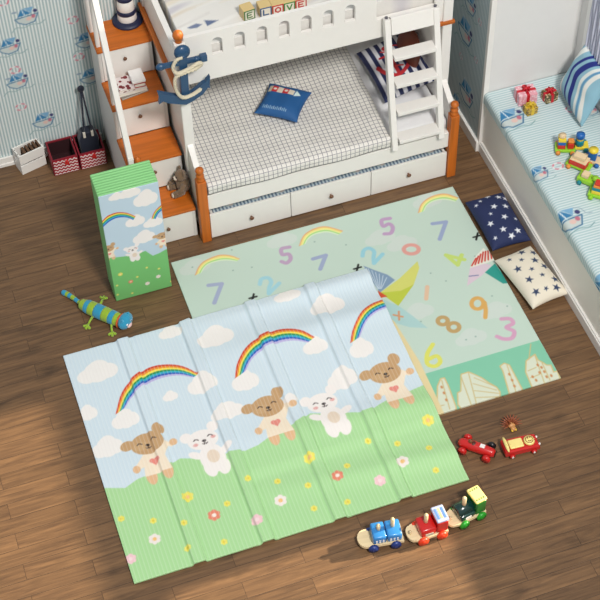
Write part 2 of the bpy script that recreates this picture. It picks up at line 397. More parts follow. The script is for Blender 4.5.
m = MB(); m.box(XR+.001, XW+.15, YA, YB+.1, 0, 2.7); struct('wall_alcove', m.build('wall_alcove', WALLW))
m = MB(); m.box(XR-.004, XR+.035, YA-.006, YA+.03, 0, 2.7, bev=.003); struct('trim_1', m.build('trim_1', WHITE))
m = MB(); m.box(-.5, 1.155, YB-.018, YB-.001, 0, .085, bev=.004); m.box(-.5, 1.155, YB-.024, YB-.001, 0, .03, bev=.003)
struct('baseboard_back', m.build('baseboard_back', WHITE))
m = MB(); m.box(XR-.022, XR+.001, YA, YB-.02, 0, .1, bev=.004); struct('baseboard_right', m.build('baseboard_right', WHITE))
# the window wall on the right, with a window over the seat plus unseen openings added to shape the sun patches
m = MB()
def wallseg(y0, y1, spans):
    for a, b in spans: m.box(XW, XW+.14, y0, y1, a, b)
wallseg(7.17, YA+.02, [(0, 3.3)])
wallseg(6.20, 6.64, [(0, 3.3)]); wallseg(6.64, 7.17, [(0, .86), (1.75, 3.3)])
wallseg(4.58, 6.20, [(0, 1.955), (2.75, 3.3)])
wallseg(3.55, 4.58, [(0, .98), (1.87, 3.3)])
wallseg(1.2, 3.55, [(0, 3.3)])
struct('wall_right', m.build('wall_right', WALLW))
FR = pm('window_frame_white', (240, 240, 238), .45, var=.01)
def window(n, y0, y1, z0, z1, cols):
    m = MB()
    for a, b, c, d in ((y0-.05, y0+.02, z0-.05, z1+.05), (y1-.02, y1+.05, z0-.05, z1+.05)): m.box(XW-.02, XW+.1, a, b, c, d, bev=.004)
    for c, d in ((z0-.05, z0+.02), (z1-.02, z1+.05)): m.box(XW-.02, XW+.1, y0, y1, c, d, bev=.004)
    for k in range(1, cols): y = y0+(y1-y0)*k/cols; m.box(XW+.03, XW+.07, y-.012, y+.012, z0, z1)
    o = struct('window_%d' % n, m.build('window_%d' % n, FR))
window(1, 6.64, 7.17, .86, 1.75, 1); window(2, 4.60, 6.20, 1.955, 2.73, 1); window(3, 3.55, 4.58, .98, 1.87, 1)  # second and third are unseen, added to cast sun patches on the floor

# ================================================================== WINDOW SEAT
SZ = .585
seat = thing('window_seat', 'long white window seat with pale blue striped sailboat cover, along the right wall', 'window seat', (XR, 5.2, 0))
o_ = (XR, 5.2, 0)
m = MB(o_); m.box(XR+.022, XW-.002, 3.3, YA-.004, 0, SZ-.055); m.build('base', pm('seat_panel', (244, 240, 232), .5, var=.02), seat)
m = MB(o_); m.box(XR, XR+.024, 3.3, YA-.01, 0, .085, bev=.004); m.box(XR+.006, XR+.024, 3.3, YA-.01, .08, .1, bev=.004); m.build('plinth', WHITE, seat)
cv = Canvas(0, .81, 3.3, YA-.006, .0065, (190, 214, 222), 0.)
def seatpos(u, v):
    # u runs from the lower front hem up over the rounded edge and across the top
    r = .035; h = .05; x = np.where(u < h, XR+.0, 0.); z = np.where(u < h, SZ-.035-h+u, 0.)
    a = np.clip((u-h)/(r*PI/2), 0, 1)*PI/2
    arc = u >= h; x = np.where(arc, XR+r*(1-np.cos(a)), XR); z = np.where(arc, SZ-r+r*np.sin(a), z)
    flat = u > h+r*PI/2; x = np.where(flat, XR+r+(u-h-r*PI/2), x)
    x = np.minimum(x, XW-.006)
    return x, v+0*u, z
def US(p): q = at(p, z=SZ); return (q[0]-XR-.035+.05+.035*PI/2, q[1])
for p, s in (((510, 118), 1.7), ((568, 219), 1.7), ((538, 173), 1.2), ((597, 285), 1.6), ((590, 110), 1.)): u, v = US(p); boat(cv, u, v, s)
for p in ((558, 166), (571, 109), (530, 100)): u, v = US(p); buoy(cv, u, v, .036)
for p in ((523, 112), (545, 170), (583, 210)):
    u, v = US(p); cv.line(smooth([(u-.05, v+.04), (u-.01, v+.02), (u+.01, v-.03), (u+.05, v-.04)]), .007, (110, 130, 150))
cgrid('seat_cover', cv, seatpos, lambda u, v: (seatpos(u, v)[0]*0+np.maximum(seatpos(u, v)[0], XR+.01)+.004*(u < .1), v+0*u, np.minimum(seatpos(u, v)[2], SZ-.0)-.004-.03*(u > .1)),
      printed('striped_cover', .8, base=((172, 198, 202), (208, 220, 221), 'Y', .0215)), seat, o_)

# ================================================================== BUNK BED
X0, X1 = 1.60, 3.462; YF = 7.19; YU = 7.41
ZU0, ZU1 = 1.27, 1.67
bed = thing('bunk_bed', 'white wooden bunk bed with orange wooden posts and arched guard rail', 'bunk bed', (X0, YF, 0)); o_ = (X0, YF, 0)
def turned(mb, x, y, z, s=1.):
    mb.lathe((x, y, z), [(.024*s, 0), (.03*s, .008*s), (.03*s, .018*s), (.02*s, .026*s), (.026*s, .036*s), (.029*s, .048*s), (.018*s, .058*s), (.016*s, .064*s), (.025*s, .074*s), (.030*s, .09*s), (.026*s, .106*s), (.014*s, .116*s), (.003, .119*s)])
for x in (X0, X1):
    m = MB(o_); m.box(x-.033, x+.033, YF-.033, YF+.033, 0, .60, bev=.005); p = m.build('front_post', ORZ, bed)
    m = MB(o_); turned(m, x, YF, .6); m.build('finial', ORZ, p)
    m = MB(o_); m.box(x-.035, x+.035, YU-.015, YU+.05, .5, 1.64, bev=.006); p = m.build('upper_post', WHITE, bed)
    m = MB(o_); m.lathe((x, YU+.01, 1.64), [(.02, 0), (.024, .012), (.018, .02), (.03, .034), (.036, .055), (.03, .078), (.014, .09), (.003, .093)]); m.build('ball_finial', ORZ, p)
    m = MB(o_); m.box(x-.033, x+.033, YB-.09, YB-.025, 0, 1.7, bev=.005); m.build('back_post', WHITE, bed)
    # curved end panel
    pts = [(YF+.02, .06), (YF+.02, .60)]+[(YF+.02+(YU-YF-.0)*(.5-.5*math.cos(PI*t)),     .60+.20*t) for t in np.linspace(.08, 1, 10)]+[(YU+.02, 1.50), (YB-.03, 1.50), (YB-.03, .06)]
    m = MB(o_); m.prism(pts, 'x', x-.02, x+.02); m.build('end_panel', WHITE, bed)
    s = -1 if x == X0 else 1
    m = MB(o_); xa, xb = sorted((x+s*.0205, x+s*.055)); m.box(xa, xb, YU+.02, YB-.03, 1.2, 1.235, bev=.006); m.build('side_moulding', ORY, bed)
m = MB(o_); m.box(X0+.034, X1-.034, YF-.012, YF+.02, .30, .44, bev=.004); m.build('lower_rail', WHITE, bed)
m = MB(o_); m.box(X0+.02, X1-.02, YF+.02, YB-.03, .36, .42); m.build('lower_platform', WHITE, bed)
m = MB(o_); m.box(X0+.035, X1-.035, YU+.03, YB-.03, 1.27, 1.34); m.build('upper_platform', WHITE, bed)
m = MB(o_); m.box(X0+.02, X1-.02, YB-.05, YB-.03, .44, 1.6); m.build('back_panel', WHITE, bed)
m = MB(o_); m.box(X0+.034, X1-.034, YU, YU+.03, ZU0, 1.43, bev=.003); m.build('upper_rail', WHITE, bed)
# guard rail with arched openings: a bar below, a bar above and webs with arched heads
XH = [at(p, y=YU)[0] for p in ((217, 45), (239, 40), (261, 35), (284, 29), (306, 23), (328, 18), (350, 12))]
XH = list(np.linspace(XH[0], XH[-1], 7)); hw = .037; hz0, hz1 = 1.476, 1.612; GX1 = 2.945
m = MB(o_); y0, y1 = YU-.003, YU+.024
m.box(X0+.03, GX1, y0, y1, 1.43, hz0); m.box(X0+.03, GX1, y0, y1, hz1+.012, ZU1, bev=.0)
edges = [X0+.03]+sum([[x-hw, x+hw] for x in XH], [])+[GX1]
for a, b in zip(edges[::2], edges[1::2]): m.box(a, b, y0, y1, hz0, hz1+.012)
for x in XH:
    zc = hz1-hw+.004
    for sgn in (-1, 1):
        arc = [(x+sgn*hw*math.cos(t), zc+hw*math.sin(t)) for t in np.linspace(0, PI/2, 8)]
        m.prism([(x+sgn*hw, hz1+.012)]+arc+[(x, hz1+.012)], 'y', y0, y1)
m.build('guard_rail', WHITE, bed)
m = MB(o_); m.box(3.365, X1-.034, YU-.003, YU+.024, 1.43, ZU1, bev=.004); m.build('guard_rail', WHITE, bed)
m = MB(o_); m.box(3.36, 3.51, YU-.03, YU-.005, 1.26, 1.285, bev=.004); m.build('front_moulding', ORW, bed)

# ladder leaning on the upper rail
foot = Vector((0, 7.15, .442)); head = Vector((0, 7.372, 1.45)); dv = (head-foot).normalized(); ang = math.atan2(-(dv.y), dv.z)
lad = thing('bunk_ladder', 'white wooden ladder leaning against the front of the bunk bed', 'ladder', (3.20, 7.15, .44)); o_ = (3.20, 7.15, .44)
ML = Matrix.Rotation(ang, 3, 'X'); LL = (head-foot).length
for x in (3.003, 3.352):
    m = MB(o_); m.obox((x, (foot.y+head.y)/2, (foot.z+head.z)/2+.005), (.042, .05, LL), ML, bev=.004); s_ = m.build('stringer', WHITE, lad)
    m = MB(o_); e = head+dv*.008; m.cyl((x, e.y, e.z), (x, e.y+dv.y*.01, e.z+dv.z*.01), .011); m.build('bolt_cap', pm('bolt_grey', (110, 110, 120), .3, metal=.6), s_)
nrm_ = Vector((0, -dv.z, dv.y))
for t, h in ((.085, .06), (.305, .065), (.52, .065), (.725, .065)):
    c = foot+dv*(LL*t)
    m = MB(o_); m.box(3.03, 3.336, c.y-.05, c.y+.045, c.z-.014, c.z+.014, bev=.003); m.build('step', WHITE, lad)
    m = MB(o_)
m.bm.free(); m = MB(o_)
c = foot+dv*(LL*.945); m.obox((3.183, c.y, c.z), (.306, .03, .13), ML, bev=.003); m.build('top_board', WHITE, lad)

# trundle bed below
tr = thing('trundle_bed', 'white three-drawer trundle bed under the lower bunk', 'trundle bed', (2.53, YF, 0)); o_ = (2.53, YF, 0)
xs = [1.638, 2.235, 2.843, 3.427]
for a, b, kx in zip(xs[:-1], xs[1:], (at((251.5, 217), y=7.17), at((331, 195.5), y=7.17), at((408.5, 174.3), y=7.17))):
    m = MB(o_); m.box(a+.002, b-.002, 7.178, 7.196, .008, .243, bev=.003); f = m.build('drawer_front', WHITE, tr)
    m = MB(o_); m.cyl((kx[0], 7.179, kx[2]), (kx[0], 7.165, kx[2]), .007); m.ball((kx[0], 7.158, kx[2]), (.016, .012, .016)); m.build('knob', KNOB, f)
m = MB(o_); m.box(1.65, 3.42, 7.197, 8.3, .012, .06); m.box(1.65, 1.668, 7.197, 8.3, .06, .235); m.box(3.402, 3.42, 7.197, 8.3, .06, .235); m.build('frame', WHITE, tr)
cv = Canvas(1.672, 3.398, 7.21, 8.28, .012, (120, 150, 175), 0)
for k in range(9): boat(cv, 1.8+.19*k, 7.26, .8)
tag(cgrid('trundle_mattress', cv, lambda u, v: (u, v, .228+0*u), lambda u, v: (u, v, .062+0*u), printed('trundle_cover', .85, base=((96, 118, 140), (186, 200, 206), 'X', .0262))),
    'blue striped mattress lying in the trundle bed, seen through the gap above its drawers', 'mattress')

# mattresses and bedding
m = MB((2.54, 7.75, .42)); m.box(X0+.03, X1-.03, YF+.03, YB-.06, .421, .53, bev=.03)
tag(m.build('mattress', SHEET), 'white mattress on the lower bunk under the checked quilt', 'mattress')
def quilt_mat():
    m, nt, b = newmat('checked_quilt'); L = nt.links; tc = N(nt, 'ShaderNodeTexCoord'); at_ = N(nt, 'ShaderNodeAttribute', attribute_name='print')
    sp = N(nt, 'ShaderNodeSeparateColor'); L.new(at_.outputs['Color'], sp.inputs[0])
    fac = None
    for i in (0, 1):
        mu = N(nt, 'ShaderNodeMath', operation='MULTIPLY'); mu.inputs[1].default_value = 2.0/.0340; L.new(sp.outputs[i], mu.inputs[0])
        fr = N(nt, 'ShaderNodeMath', operation='FRACT'); L.new(mu.outputs[0], fr.inputs[0])
        lt = N(nt, 'ShaderNodeMath', operation='LESS_THAN'); lt.inputs[1].default_value = .14; L.new(fr.outputs[0], lt.inputs[0])
        if fac is None: fac = lt.outputs[0]
        else:
            mxx = N(nt, 'ShaderNodeMath', operation='MAXIMUM'); L.new(fac, mxx.inputs[0]); L.new(lt.outputs[0], mxx.inputs[1]); fac = mxx.outputs[0]
    mx = N(nt, 'ShaderNodeMix', data_type='RGBA'); L.new(fac, mx.inputs[0]); mx.inputs[6].default_value = l4((228, 225, 219)); mx.inputs[7].default_value = l4((140, 138, 144))
    L.new(mx.outputs[2], b.inputs['Base Color']); b.inputs['Roughness'].default_value = .9
    nz = N(nt, 'ShaderNodeTexNoise'); nz.inputs['Scale'].default_value = 9; L.new(tc.outputs['Object'], nz.inputs['Vector'])
    bp = N(nt, 'ShaderNodeBump'); bp.inputs['Strength'].default_value = .25; bp.inputs['Distance'].default_value = .03
    L.new(nz.outputs['Fac'], bp.inputs['Height']); L.new(bp.outputs['Normal'], b.inputs['Normal']); return m
cv = Canvas(0, 1.36, 0, 1.26, .012, (0, 0, 0), 1.)
# the weave coordinates ride on the cloth itself (metres along and across), so the checks follow its folds
QU, QV = cv.U.copy(), cv.V.copy()
def qpos(u, v, dz=0.):
    r = .03; h = .055
    a = np.clip((v-h)/(r*PI/2), 0, 1)*PI/2
    y = YF-.026+r*(1-np.cos(a)); z = np.where(v < h, .548-r-h+v, .548-r+r*np.sin(a))
    fl_ = v > h+r*PI/2; y = np.where(fl_, YF-.026+r+(v-h-r*PI/2), y)
    top_ = np.clip((v-.1)/.1, 0, 1)
    z = z+top_*(.005*np.sin(u*9+v*4)+.003*np.sin(u*17-v*7)+.002*np.sin(v*25+u*5)+.004)
    xe = X0+.04+u*(1.335+.05*np.clip(v/1.2, 0, 1))/1.36+.006*np.sin(v*16)*np.clip(u-1, 0, 1)
    endd = np.clip((u-1.30)/.06, 0, 1); z = np.where(fl_, z-.012*endd**2, z)
    y = np.where(v < h, y+.006*np.sin(u*11)*(1-v/h), y)
    return xe, np.minimum(y, YB-.07), z+dz
q = cgrid('checked_quilt', cv, lambda u, v: qpos(u, v), lambda u, v: (qpos(u, v)[0], qpos(u, v)[1]+.010*(v < .1), qpos(u, v)[2]-.012*(v >= .1)), quilt_mat())
CA = np.ones((2*QU.size, 4), np.float32); CA[:, 0] = np.r_[QU.ravel(), QU.ravel()]/2.0; CA[:, 1] = np.r_[QV.ravel(), QV.ravel()]/2.0
q.data.color_attributes['print'].data.foreach_set('color', CA.ravel())
tag(q, 'off white quilt with a thin dark grid, spread over the lower bunk', 'quilt')
cv = Canvas(X0+.05, X1-.05, YU+.045, YB-.06, .008, (224, 221, 216), 1.)
for k in range(60):
    u = rng.uniform(X0, X1); v = rng.uniform(YU+.05, YB-.06)
    cv.ell(u, v, rng.uniform(.08, .26), rng.uniform(.012, .03), [(196, 190, 186), (212, 200, 182), (190, 186, 194), (234, 232, 228), (222, 210, 192)][k % 5], .25, .75, .02)
UM = lambda p: at(p, z=1.55)[:2]
cv.poly([UM(p) for p in ((187, 26), (196, 22), (202, 22.5), (197, 26), (190, 27))], (112, 124, 152)); cv.poly([UM(p) for p in ((204, 18.5), (218, 18.5), (207, 24))], (96, 110, 142))
def mtop(u, v): return u, v, 1.535+.006*np.sin(u*7+v*9)+.004*np.sin(u*19)
tag(cgrid('upper_mattress', cv, mtop, lambda u, v: (u, v, 1.342+0*u), printed('brushed_print', .85, weave=40)), 'thick mattress with pale brushed print on the upper bunk', 'mattress')
m = MB((3.25, 7.9, 1.53)); m.box(3.0, 3.4, 7.56, 8.2, 1.5, 1.62, bev=.05); o = m.build('white_blanket', SHEET)
tag(o, 'folded white blanket on the upper bunk behind the top of the ladder', 'blanket'); 
o.location.z += .045

# ================================================================== STORAGE STAIRCASE
SX0, SX1 = 1.175, 1.555; H = .285; yf = [7.25, 7.52, 7.80, 8.09]; yb_ = [7.52, 7.80, 8.09, YB-.03]
st = thing('storage_staircase', 'white storage staircase with orange wooden treads beside the bunk bed', 'staircase', (SX0, yf[0], 0)); o_ = (SX0, yf[0], 0)
sp = [(yf[0], 0), (yf[0], H-.02)]
for k in range(1, 4): sp += [(yf[k], H*k-.02), (yf[k], H*(k+1)-.02)]
sp += [(YB-.03, 4*H-.02), (YB-.03, 0)]
for x, w in ((SX0, .02), (SX1-.02, .02)):
    m = MB(o_); m.prism(sp, 'x', x-.003, x+w); m.build('side_panel', pm('stair_side', (222, 220, 216), .5, var=.02), st)
kp = [(None), (0), (0), (0)]
for k in range(4):
    m = MB(o_); z1 = H*(k+1)
    m.box(SX0-.008, SX1+.004, yf[k]-.012, yb_[k], z1-.02, z1, bev=.004); m.build('tread', ORW, st)
    m = MB(o_); m.box(SX0+.022, SX1-.024, yf[k]-.004, yf[k]+.014, H*k+.006, z1-.024, bev=.002); d_ = m.build('drawer_front', WHITE, st)
    kx, kz = (SX0+SX1)/2-.01, H*k+.62*H
    if k == 0: kx, kz = at((168, 227.5), y=yf[0])[0], at((168, 227.5), y=yf[0])[2]
    m = MB(o_); m.cyl((kx, yf[k]-.003, kz), (kx, yf[k]-.016, kz), .006); m.ball((kx, yf[k]-.02, kz), (.014, .01, .014)); m.build('knob', KNOB, d_)
m = MB(o_); m.box(SX0+.02, SX1-.02, YB-.045, YB-.03, 0, 4*H-.02); m.build('back_board', WHITE, st)
# the sloping handrail on its newels
hr = [at((94.5, 0), x=1.21), at((130, 158), x=1.21)]
ha = Vector((1.21, 7.47, .66)); hb = Vector((1.21, 8.0, 1.74)); 
q0 = at((130.5, 160), y=7.50); q1 = at((94.5, 0), y=7.98); ha = Vector(q0); hb = Vector(q1)
d_ = (hb-ha); hb = ha+d_*1.12; d_ = (hb-ha); Mr = d_.to_track_quat('Y', 'X').to_matrix()
m = MB(o_); m.obox((ha+hb)/2, (.04, d_.length, .05), d_.to_track_quat('Y', 'Z').to_matrix(), bev=.004); m.build('handrail', WHITE, st)
m = MB(o_); m.box(ha.x-.018, ha.x+.018, ha.y-.018, ha.y+.02, 2*H-.018, ha.z+.03, bev=.003); np_ = m.build('newel', WHITE, st)
m = MB(o_); m.lathe((ha.x+.048, ha.y-.004, H*2-.001), [(.016, 0), (.022, .01), (.018, .028), (.024, .05), (.022, .07), (.012, .085), (.003, .09)]); m.build('finial', ORZ, np_)
m = MB(o_); m.box(SX0-.001, SX0+.055, YB-.12, YB-.032, 4*H-.001, 1.75, bev=.003); m.build('newel', WHITE, st)
for k in (2, 3):
    y = yf[k]+.05; t = (y-ha.y)/(hb.y-ha.y); zt = ha.z+t*(hb.z-ha.z); xx = ha.x+t*(hb.x-ha.x)
    m = MB(o_); m.box(xx-.014, xx+.014, y-.014, y+.014, H*(k+1)-.001, zt, bev=.002); m.build('baluster', WHITE, st)

# ================================================================== PLAY MATS
def smst(t): t = np.clip(t, 0, 1); return t*t*(3-2*t)
UB = lambda p: at(p, z=.012)[:2]
BX0, BX1, BY0, BY1 = 1.300, 3.430, 5.216, 7.052
cv = Canvas(BX0, BX1, BY0, BY1, .005, (192, 212, 199))
for k in range(16): cloud(cv, rng.uniform(BX0, BX1), rng.uniform(5.7, BY1), .22, .1, (202, 214, 206))
for k in range(26): cv.ell(rng.uniform(BX0, BX1), rng.uniform(5.7, BY1), .006, .006, (140, 170, 160))
def ub(*a): return [UB(p) for p in cr(*a)]
rainbow(cv, ub(170, 240, 4.286, [(106, 152), (122, 115), (150, 88), (210, 64), (260, 66), (300, 80)]), ub(170, 240, 4.286, [(136, 140), (150, 118), (172, 102), (215, 90), (250, 88), (285, 92)]), RBP)
rainbow(cv, ub(290, 190, 5.45, [(48, 306), (65, 260), (90, 232), (140, 206), (200, 198), (290, 222)]), ub(290, 190, 5.45, [(86, 292), (100, 268), (130, 245), (180, 232), (215, 232), (262, 246)]), RBP)
rainbow(cv, ub(410, 190, 6.667, [(52, 155), (70, 100), (110, 60), (170, 32), (240, 24), (325, 50)]), ub(410, 190, 6.667, [(96, 140), (115, 105), (150, 80), (200, 66), (250, 66), (300, 78)]), RBP)
G = [((170, 240, 4.286), [(512, 30), (478, 38), (482, 62), (508, 60), (517, 80), (500, 98), (478, 92)], (186, 160, 188)),
     ((170, 240, 4.286), [(165, 195), (222, 188)], (162, 172, 200)), ((170, 240, 4.286), [(222, 188), (190, 270)], (162, 172, 200)),
     ((170, 240, 4.286), [(385, 190), (392, 168), (420, 162), (434, 180), (425, 205), (424, 230)], (160, 206, 216)), ((170, 240, 4.286), [(424, 230), (468, 185)], (160, 206, 216)),
     ((290, 190, 5.45), [(545, 155), (500, 165), (508, 198), (540, 185), (560, 205), (550, 235), (515, 240)], (186, 156, 190)),
     ((290, 190, 5.45), [(395, 360), (402, 330), (430, 318), (458, 335), (455, 370), (458, 400)], (150, 202, 214)), ((290, 190, 5.45), [(458, 400), (505, 350)], (150, 202, 214)),
     ((290, 190, 5.45), [(125, 375), (195, 355)], (156, 168, 198)), ((290, 190, 5.45), [(195, 355), (165, 430)], (156, 168, 198)),
     ((410, 190, 6.667), [(240, 434), (318, 500)], (192, 214, 116)), ((410, 190, 6.667), [(318, 500), (345, 432)], (192, 214, 116)), ((410, 190, 6.667), [(240, 434), (362, 464)], (192, 214, 116)),
     ((410, 190, 6.667), [(150, 225), (240, 212)], (152, 166, 198)), ((410, 190, 6.667), [(240, 212), (198, 328)], (152, 166, 198)),
     ((350, 250, 6.667), [(515, 245), (508, 325)], (220, 188, 158)),
     ((450, 240, 4.), [(138, 250), (143, 280), (141, 310)], (214, 168, 96)),
     ((340, 270, 4.286), [(398, 318), (374, 360), (375, 402), (408, 412), (430, 392), (415, 368), (380, 382)], (216, 218, 104)),
     ((450, 240, 4.), [(206, 316), (240, 316), (252, 334), (226, 350), (256, 366), (248, 392), (215, 396), (188, 386)], (208, 160, 188))]
for a, P, c in G:
    Q = ub(*a, P); cv.line(smooth(Q, 5) if len(Q) > 2 else Q, .03, c)
def ringe(a, c, rx, ry, colr, rot=0.):
    Q = ub(*a, [(c[0]+rx*math.cos(t), c[1]+ry*math.sin(t)) for t in np.linspace(0, 2*PI, 25)]); cv.line(Q, .03, colr)
ringe((350, 240, 4.), (245, 38), 30, 18, (218, 158, 148)); ringe((450, 240, 4.), (110, 254), 24, 22, (214, 168, 96))
ringe((350, 240, 4.), (371, 323), 20, 15, (188, 158, 106)); ringe((350, 240, 4.), (415, 348), 22, 17, (188, 158, 106))
pb = lambda a, P, c: cv.poly(ub(*a, P), c)
A1 = (350, 250, 6.667)
pb(A1, [(90, 105), (165, 135), (250, 165), (300, 200), (200, 285), (150, 215)], (126, 152, 178))
for k in range(6): t = k/6; cv.line(ub(*A1, [(120+t*150, 125+t*70), (185+t*30, 260-t*5)]), .005, (200, 214, 224))
pb(A1, [(450, 75), (462, 120), (425, 230), (322, 372), (200, 285), (330, 190)], (208, 210, 112)); pb(A1, [(425, 230), (322, 372), (200, 285), (340, 272)], (186, 198, 70))
pb(A1, [(225, 330), (330, 375), (420, 440), (520, 520), (400, 515), (280, 480), (215, 400)], (170, 205, 203))
cv.line(ub(*A1, [(290, 432), (352, 445)]), .014, (208, 150, 110)); cv.line(ub(*A1, [(325, 410), (328, 465)]), .014, (208, 150, 110))
pb(A1, [(185, 270), (250, 310), (200, 320)], (206, 80, 50))
A2 = (410, 190, 6.667)
pb(A2, [(400, 520), (430, 450), (490, 385), (568, 465), (480, 500)], (226, 226, 214))
for k in range(7): cv.line(ub(*A2, [(412+k*22, 505-k*8), (440+k*16, 440-k*9+abs(k-3)*5)]), .011, (196, 60, 48))
pb(A2, [(390, 575), (400, 520), (500, 490), (545, 500), (480, 570), (380, 640)], (214, 196, 208))
pb(A2, [(500, 550), (565, 490), (665, 620), (620, 625)], (46, 150, 138)); cv.line(ub(*A2, [(395, 575), (455, 568)]), .008, (110, 120, 160))
for c in ((253, 297.5), (477, 236.2), (357.5, 268)):
    cv.line([UB((c[0]-3.6, c[1]+1)), UB((c[0]+3.6, c[1]-1))], .014, (30, 32, 30)); cv.line([UB((c[0]+.8, c[1]-3.4)), UB((c[0]-.8, c[1]+3.4))], .014, (30, 32, 30))
A3 = (430, 330, 4.286); yb0 = UB((480, 357.5))[1]
cv.poly([(BX0, BY0-.01), (BX1, BY0-.01), (BX1, yb0), (BX0, yb0)], (130, 196, 166))
for P in ([(5, 370), (8, 330), (30, 322), (32, 240), (46, 208), (62, 205), (78, 238), (112, 330), (112, 370)], [(120, 320), (118, 270), (132, 262), (133, 190), (165, 180), (190, 190), (222, 205), (250, 225), (285, 245), (300, 265), (302, 300), (140, 345)],
          [(312, 175), (300, 155), (318, 142), (340, 150), (352, 172), (400, 262), (400, 275), (345, 290)], [(412, 132), (450, 104), (462, 128), (482, 138), (500, 150), (518, 150), (530, 180), (545, 175), (562, 215), (440, 250), (410, 180)]):
    Q = ub(*A3, P); cv.poly(Q, (212, 218, 198)); cv.line(Q, .009, (206, 186, 130), 1, True)
for P in ([(165, 185), (200, 320)], [(190, 205), (285, 245)], [(185, 230), (285, 258)], [(190, 260), (295, 272)], [(196, 290), (300, 286)], [(133, 200), (180, 330)], [(450, 110), (490, 225)], [(480, 140), (515, 215)], [(432, 60), (424, 125)], [(420, 175), (455, 160)], [(50, 215), (85, 340)], [(330, 150), (372, 275)], [(12, 332), (60, 322)], [(430, 205), (470, 190)]):
    cv.line(ub(*A3, P), .007, (200, 184, 132))
for a, b in ((440, 200), (462, 150), (478, 160), (470, 182), (490, 178), (500, 200), (340, 190), (352, 215), (362, 240), (50, 245), (60, 270), (70, 300), (455, 215), (520, 195)):
    q_ = UB(cr(*A3, [(a, b)])[0]); cv.ell(q_[0], q_[1], .008, .012, (196, 140, 90))
# warm yellow border stripe of the print
cv.poly([UB(p) for p in ((388, 316), (395, 322), (420, 362), (445, 415), (436, 415), (412, 366))], (224, 208, 160))
BM = printed('back_mat_print', .5, spec=.35)
bz = lambda u, v: .012+.0016*np.sin(u*5)*np.sin(v*4)
tag(cgrid('play_mat', cv, lambda u, v: (u, v, bz(u, v)), lambda u, v: (u, v, .001+0*u), BM),
    'pale green play mat with numbers and city skyline, partly under the rainbow bear mat', 'play mat')

FX0, FX1, FY0, FY1 = .395, 2.556, 4.690, 6.505
UF = lambda p: at(p, z=.03)[:2]
def uf(*a): return [UF(p) for p in cr(*a)]
SKY = (206, 222, 231); GRN = (168, 214, 152)
cv = Canvas(FX0, FX1, FY0, FY1, .005, SKY)
hill = [UF(p) for p in ((85, 489), (106, 487), (125, 487), (137.5, 478), (148, 474), (165, 466), (180, 457.5), (190, 457.5), (205, 459), (227.5, 452), (246, 451), (258, 446), (270, 437.5), (284, 430), (297.5, 422.5), (310, 414), (330, 415), (345, 414.5), (364, 414), (372, 411), (385, 402.5), (400, 396), (422, 386), (440, 378))]
for p, w, h in (((97, 371), .27, .13), ((125, 418), .18, .11), ((87, 412), .13, .09), ((202, 383), .20, .12), ((107, 446), .2, .12), ((245, 381), .18, .12), ((315, 347), .17, .10), ((215, 337), .25, .13), ((227, 411), .22, .1),
                ((287, 297), .19, .08), ((327, 306), .24, .13), ((342, 379), .2, .13), ((361, 349), .16, .12), ((170, 331), .16, .08), ((170, 395), .1, .06), ((290, 400), .1, .06)):
    u, v = UF(p); cloud(cv, u, v, w, h)
A = (50, 270, 4.)
rainbow(cv, uf(*A, [(261, 573), (285, 490), (330, 430), (400, 385), (470, 374), (530, 382), (594, 410)]), uf(*A, [(300, 545), (330, 500), (380, 456), (450, 427), (515, 418), (570, 426)]), RB)
A = (200, 270, 4.)
rainbow(cv, uf(*A, [(140, 435), (150, 375), (190, 310), (260, 262), (330, 243), (400, 250), (458, 276)]), uf(*A, [(182, 406), (210, 358), (262, 318), (320, 298), (375, 290), (432, 296)]), RB)
A = (340, 270, 4.286)
rainbow(cv, uf(*A, [(44, 318), (55, 262), (90, 195), (130, 158), (175, 137), (215, 128)]), uf(*A, [(84, 292), (110, 235), (145, 200), (190, 178), (230, 168)]), RB)
cv.poly([(FX0-.1, FY0-.1)]+[(FX0-.1, hill[0][1])]+[tuple(q) for q in hill]+[(FX1+.1, hill[-1][1]), (FX1+.1, FY0-.1)], GRN)
for p, k in (((147.5, 443.7), 'brown'), ((204, 439.7), 'white'), ((268, 407.6), 'brown'), ((323.7, 404), 'white'), ((385.5, 374), 'brown')): bear(cv, *UF(p), k, 1.1)
YL, RD, WH, PK = (232, 222, 96), (226, 134, 108), (236, 226, 220), (236, 196, 200)
for (x, y), c in (((121, 517.5), YL), ((153, 519.5), YL), ((184, 523), YL), ((187.5, 547.5), YL), ((227, 502.5), YL), ((224, 541), YL), ((248, 479), YL), ((277.5, 480.5), YL), ((308, 485), YL), ((314, 507.5), YL), ((347, 465.5), YL), ((347.5, 501), YL), ((368, 441), YL), ((397.5, 443), YL), ((429, 448), YL), ((436, 469.5), YL)):
    flower(cv, *UF((x, y)), .022, c, (220, 200, 70))
for (x, y), c, r in (((214, 514), RD, .04), ((187.5, 495.5), YL, .038), ((154.5, 538), WH, .038), ((280.5, 499.5), WH, .04), ((257, 520), PK, .038), ((309.5, 458), YL, .038), ((337.5, 475.5), RD, .038), ((428, 421), YL, .04), ((402.5, 462), WH, .042), ((380, 480), PK, .038), ((130.5, 558), PK, .036)):
    flower(cv, *UF((x, y)), r, c, (244, 232, 220) if c == RD else (236, 190, 120) if c != PK else (240, 214, 214))
FOLD = [.762, 1.235, 1.70, 2.13]
FOLD = [.805, 1.24, 1.705, 2.135]
